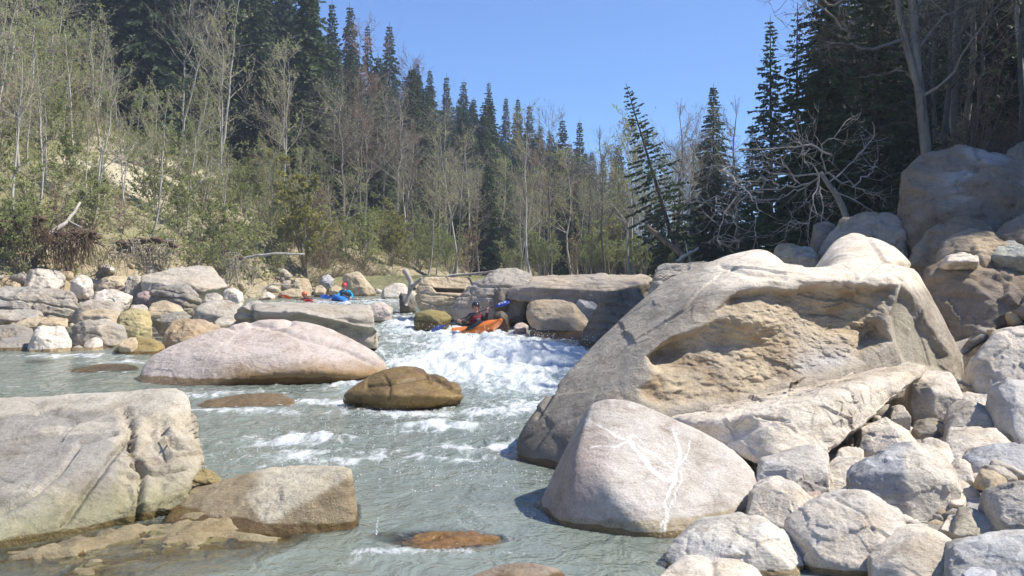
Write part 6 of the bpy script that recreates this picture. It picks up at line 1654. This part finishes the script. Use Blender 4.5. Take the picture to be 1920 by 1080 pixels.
    # helmet: dome cut at the brow, with ear flaps and a short peak
    v, F = ico(4)
    keepv = (v[:, 2] > -0.30 - 0.42 * (np.abs(v[:, 1]) > 0.55) * (v[:, 0] < 0.35) - 0.25 * (v[:, 0] < -0.3)) & ~((v[:, 0] > 0.45) & (v[:, 2] < 0.14))
    idx = np.cumsum(keepv) - 1; fk = F[keepv[F].all(1)]
    hc = head + U * 0.038
    mb = MB(); mb.add((v[keepv] * np.array((0.135, 0.115, 0.125))) @ A.T + hc, idx[fk])
    hm = mb.build('helmet', helm, e)
    so = hm.modifiers.new('shell', 'SOLIDIFY'); so.thickness = 0.012
    th = np.linspace(-0.9, 0.9, 9); mb = MB()
    inner = hc + U * 0.020 + F_ * (0.128 * np.cos(th))[:, None] + Lf * (0.112 * np.sin(th))[:, None]; outer = inner + F_ * (0.035 * np.cos(th))[:, None] - U * 0.008
    V = np.vstack([inner, outer, inner - U * 0.008, outer - U * 0.008]); q = np.arange(8)
    mb.add(V, np.vstack([np.stack([q, q + 1, q + 10, q + 9], -1), np.stack([q + 18, q + 27, q + 28, q + 19], -1), np.stack([q + 9, q + 10, q + 28, q + 27], -1)])); mb.build('peak', helm, hm)
    mb = MB(); mb.tube(np.array([head + Lf * 0.088 - U * 0.02, head + Lf * 0.05 - U * 0.11 + F_ * 0.02, head - Lf * 0.05 - U * 0.11 + F_ * 0.02, head - Lf * 0.088 - U * 0.02]), 0.007, 4); mb.build('chin_strap', M['black'], hm)
    return e, head + np.array(hip), A

def paddle(label, a, b, matb, roll=0.0, mark=False, flip=False, group='paddles'):
    """a, b: centres of the two blades."""
    a, b = np.array(a), np.array(b); e = empty('paddle', (a + b) / 2, label, 'paddle', group)
    d = unit(b - a); off = (a + b) / 2
    mb = MB(); mb.tube(np.array([a + d * 0.16, (a + b) / 2, b - d * 0.16]) - off, 0.016, 8); mb.build('shaft', M['shaft'], e)
    for sgn, c, rl in ((-1, a, roll), (1, b, roll + 1.45)):
        n0 = unit(np.cross(d, (0, 0.15, 1))); n1 = np.cross(d, n0); nn = n0 * math.cos(rl) + n1 * math.sin(rl); ww = np.cross(d, nn)
        v, F = ico(4)
        u = v[:, 0] * 0.235; w_ = v[:, 1] * 0.098 * (1 + 0.25 * v[:, 0]); t_ = v[:, 2] * 0.010 + 0.030 * (v[:, 0] ** 2 + 0.5 * v[:, 1] ** 2)
        V = c - off + d * (sgn * u)[:, None] + ww * w_[:, None] + nn * t_[:, None]
        mb = MB(); mb.add(V, F); bl = mb.build('blade', matb, e)
        if mark and sgn == 1:
            # pale worn print on the blade: two short bars of strokes
            mb = MB()
            toc = unit(np.array((0, 0, H)) - c); s2 = 1 if np.dot(toc, nn) > 0 else -1
            for (u0, u1, w0) in ((-0.10, -0.03, 0.03), (-0.10, -0.04, -0.012), (-0.015, 0.035, 0.025), (0.0, 0.04, -0.02), (0.06, 0.14, 0.018), (0.075, 0.13, -0.022)):
                P = [c - off + d * uu + ww * (w0 + dw) + nn * (0.030 * ((uu / 0.235) ** 2 + 0.5 * ((w0 + dw) / 0.098) ** 2) + s2 * 0.016) for uu, dw in ((u0, -0.010), (u1, -0.004), (u1, 0.014), (u0, 0.010))]
                mb.add(np.array(P), np.array([[0, 1, 2, 3]]))
            mb.build('print', M['white'], bl)
    return e

# --- nearest paddler, orange boat coming down the rapid
kloc = at(899, 623, 28.9)
kayak(kloc, (0.55, -0.82, 0.14), (-0.16, -0.60, 1), M['orange'], 'orange kayak dropping into the white rapid', 2.7, 0.74)
hipp = at(893, 612, 29.25); nkp = at(892, 586, 29.2)
handL, handR = at(861, 600.5, 28.67), at(914, 580.5, 28.82)
paddler('paddler in black jacket and dark red vest with black helmet in the orange kayak', hipp, nkp, (0.45, -0.9, -0.05), [at(881, 592, 29.1), at(903, 592, 29.25)], [at(871, 604, 28.95), at(911, 600, 29.0)], [handL, handR], M['darkcloth'], M['maroon'], M['blackhelm'])
paddle('dark shafted paddle with blue blades held by the paddler in the orange kayak', at(822, 614, 28.55), at(941, 569, 28.9), M['navy'], roll=0.9, mark=True)
# --- paddler in blue
kloc = at(643, 568, 42.0)
kayak(kloc, (-0.12, -0.99, 0.08), (0, -0.12, 1), M['blue'], 'blue kayak upstream near the left bank')
paddler('paddler in bright blue jacket and red helmet in the blue kayak', at(646, 562, 42.2), at(646, 544, 42.2), (-0.15, -1, -0.05), [at(638, 547, 42.2), at(655, 547, 42.2)], [at(633, 554, 42.0), at(661, 555, 42.1)], [at(638, 558, 41.75), at(656, 560, 41.8)], M['cyan'], M['darkcloth'], M['redhelm'])
paddle('paddle with blue blades lying low in front of the paddler in blue', at(611, 556.5, 41.7), at(686, 563.5, 41.85), M['blue'], roll=0.2)
# --- paddler in red
kloc = at(577, 573, 42.0)
kayak(kloc, (0.25, -0.96, 0.02), (0.1, -0.1, 1), M['red'], 'red kayak half hidden behind the flat topped ledge')
paddler('paddler in red jacket and orange helmet in the red kayak', at(571, 574, 42.2), at(571, 560, 42.2), (0.1, -1, -0.05), [at(563, 563, 42.2), at(580, 563, 42.2)], [at(557, 568, 42.0), at(586, 568, 42.1)], [at(560, 564, 41.75), at(582, 571, 41.8)], M['redcloth'], M['maroon'], M['orangehelm'])
paddle('paddle with orange blades held by the paddler in red', at(537, 556, 41.75), at(606, 576, 41.9), M['orangehelm'], roll=0.9)

# ---------------------------------------------------------------- the air over the valley
hk = NT('valley_air')
pv = hk.n('ShaderNodeVolumePrincipled'); pv.inputs['Color'].default_value = (0.74, 0.85, 1.0, 1); pv.inputs['Density'].default_value = 0.0010; pv.inputs['Anisotropy'].default_value = 0.2
hk.l(pv.outputs[0], hk.out.inputs['Volume'])
mb = MB()
x0, x1, y0, y1, z0, z1 = float(gx[0]) - 2, float(gx[-1]) + 2, float(gy[0]) - 2, float(gy[-1]) + 2, float(pp[:, 2].min()) - 1.0, max(float(pp[:, 2].max()) + 2.0, 66.0)
mb.add([(x0, y0, z0), (x1, y0, z0), (x1, y1, z0), (x0, y1, z0), (x0, y0, z1), (x1, y0, z1), (x1, y1, z1), (x0, y1, z1)], [(0, 3, 2, 1), (4, 5, 6, 7), (0, 1, 5, 4), (1, 2, 6, 5), (2, 3, 7, 6), (3, 0, 4, 7)])
tag(mb.build('haze', hk.m, smooth=False), 'thin pale haze in the valley air', 'haze', kind='stuff')

# ---------------------------------------------------------------- labels that still repeat get their order along the bank
ORD = ['first', 'second', 'third', 'fourth', 'fifth', 'sixth', 'seventh', 'eighth', 'ninth', 'tenth', 'eleventh', 'twelfth', 'thirteenth', 'fourteenth', 'fifteenth', 'sixteenth', 'seventeenth', 'eighteenth', 'nineteenth', 'twentieth', 'twenty-first', 'twenty-second', 'twenty-third', 'twenty-fourth']
same = {}
for o in COL.objects:
    if o.parent is None and o.get('label') and o.get('group'): same.setdefault(o['label'], []).append(o)
for lb, objs in same.items():
    if len(objs) < 2 or len(objs) > len(ORD): continue
    objs.sort(key=lambda o: o.location.x / max(o.location.y, 1.0))
    for k, o in enumerate(objs): o['label'] = lb + ', ' + ORD[k] + ' from left'
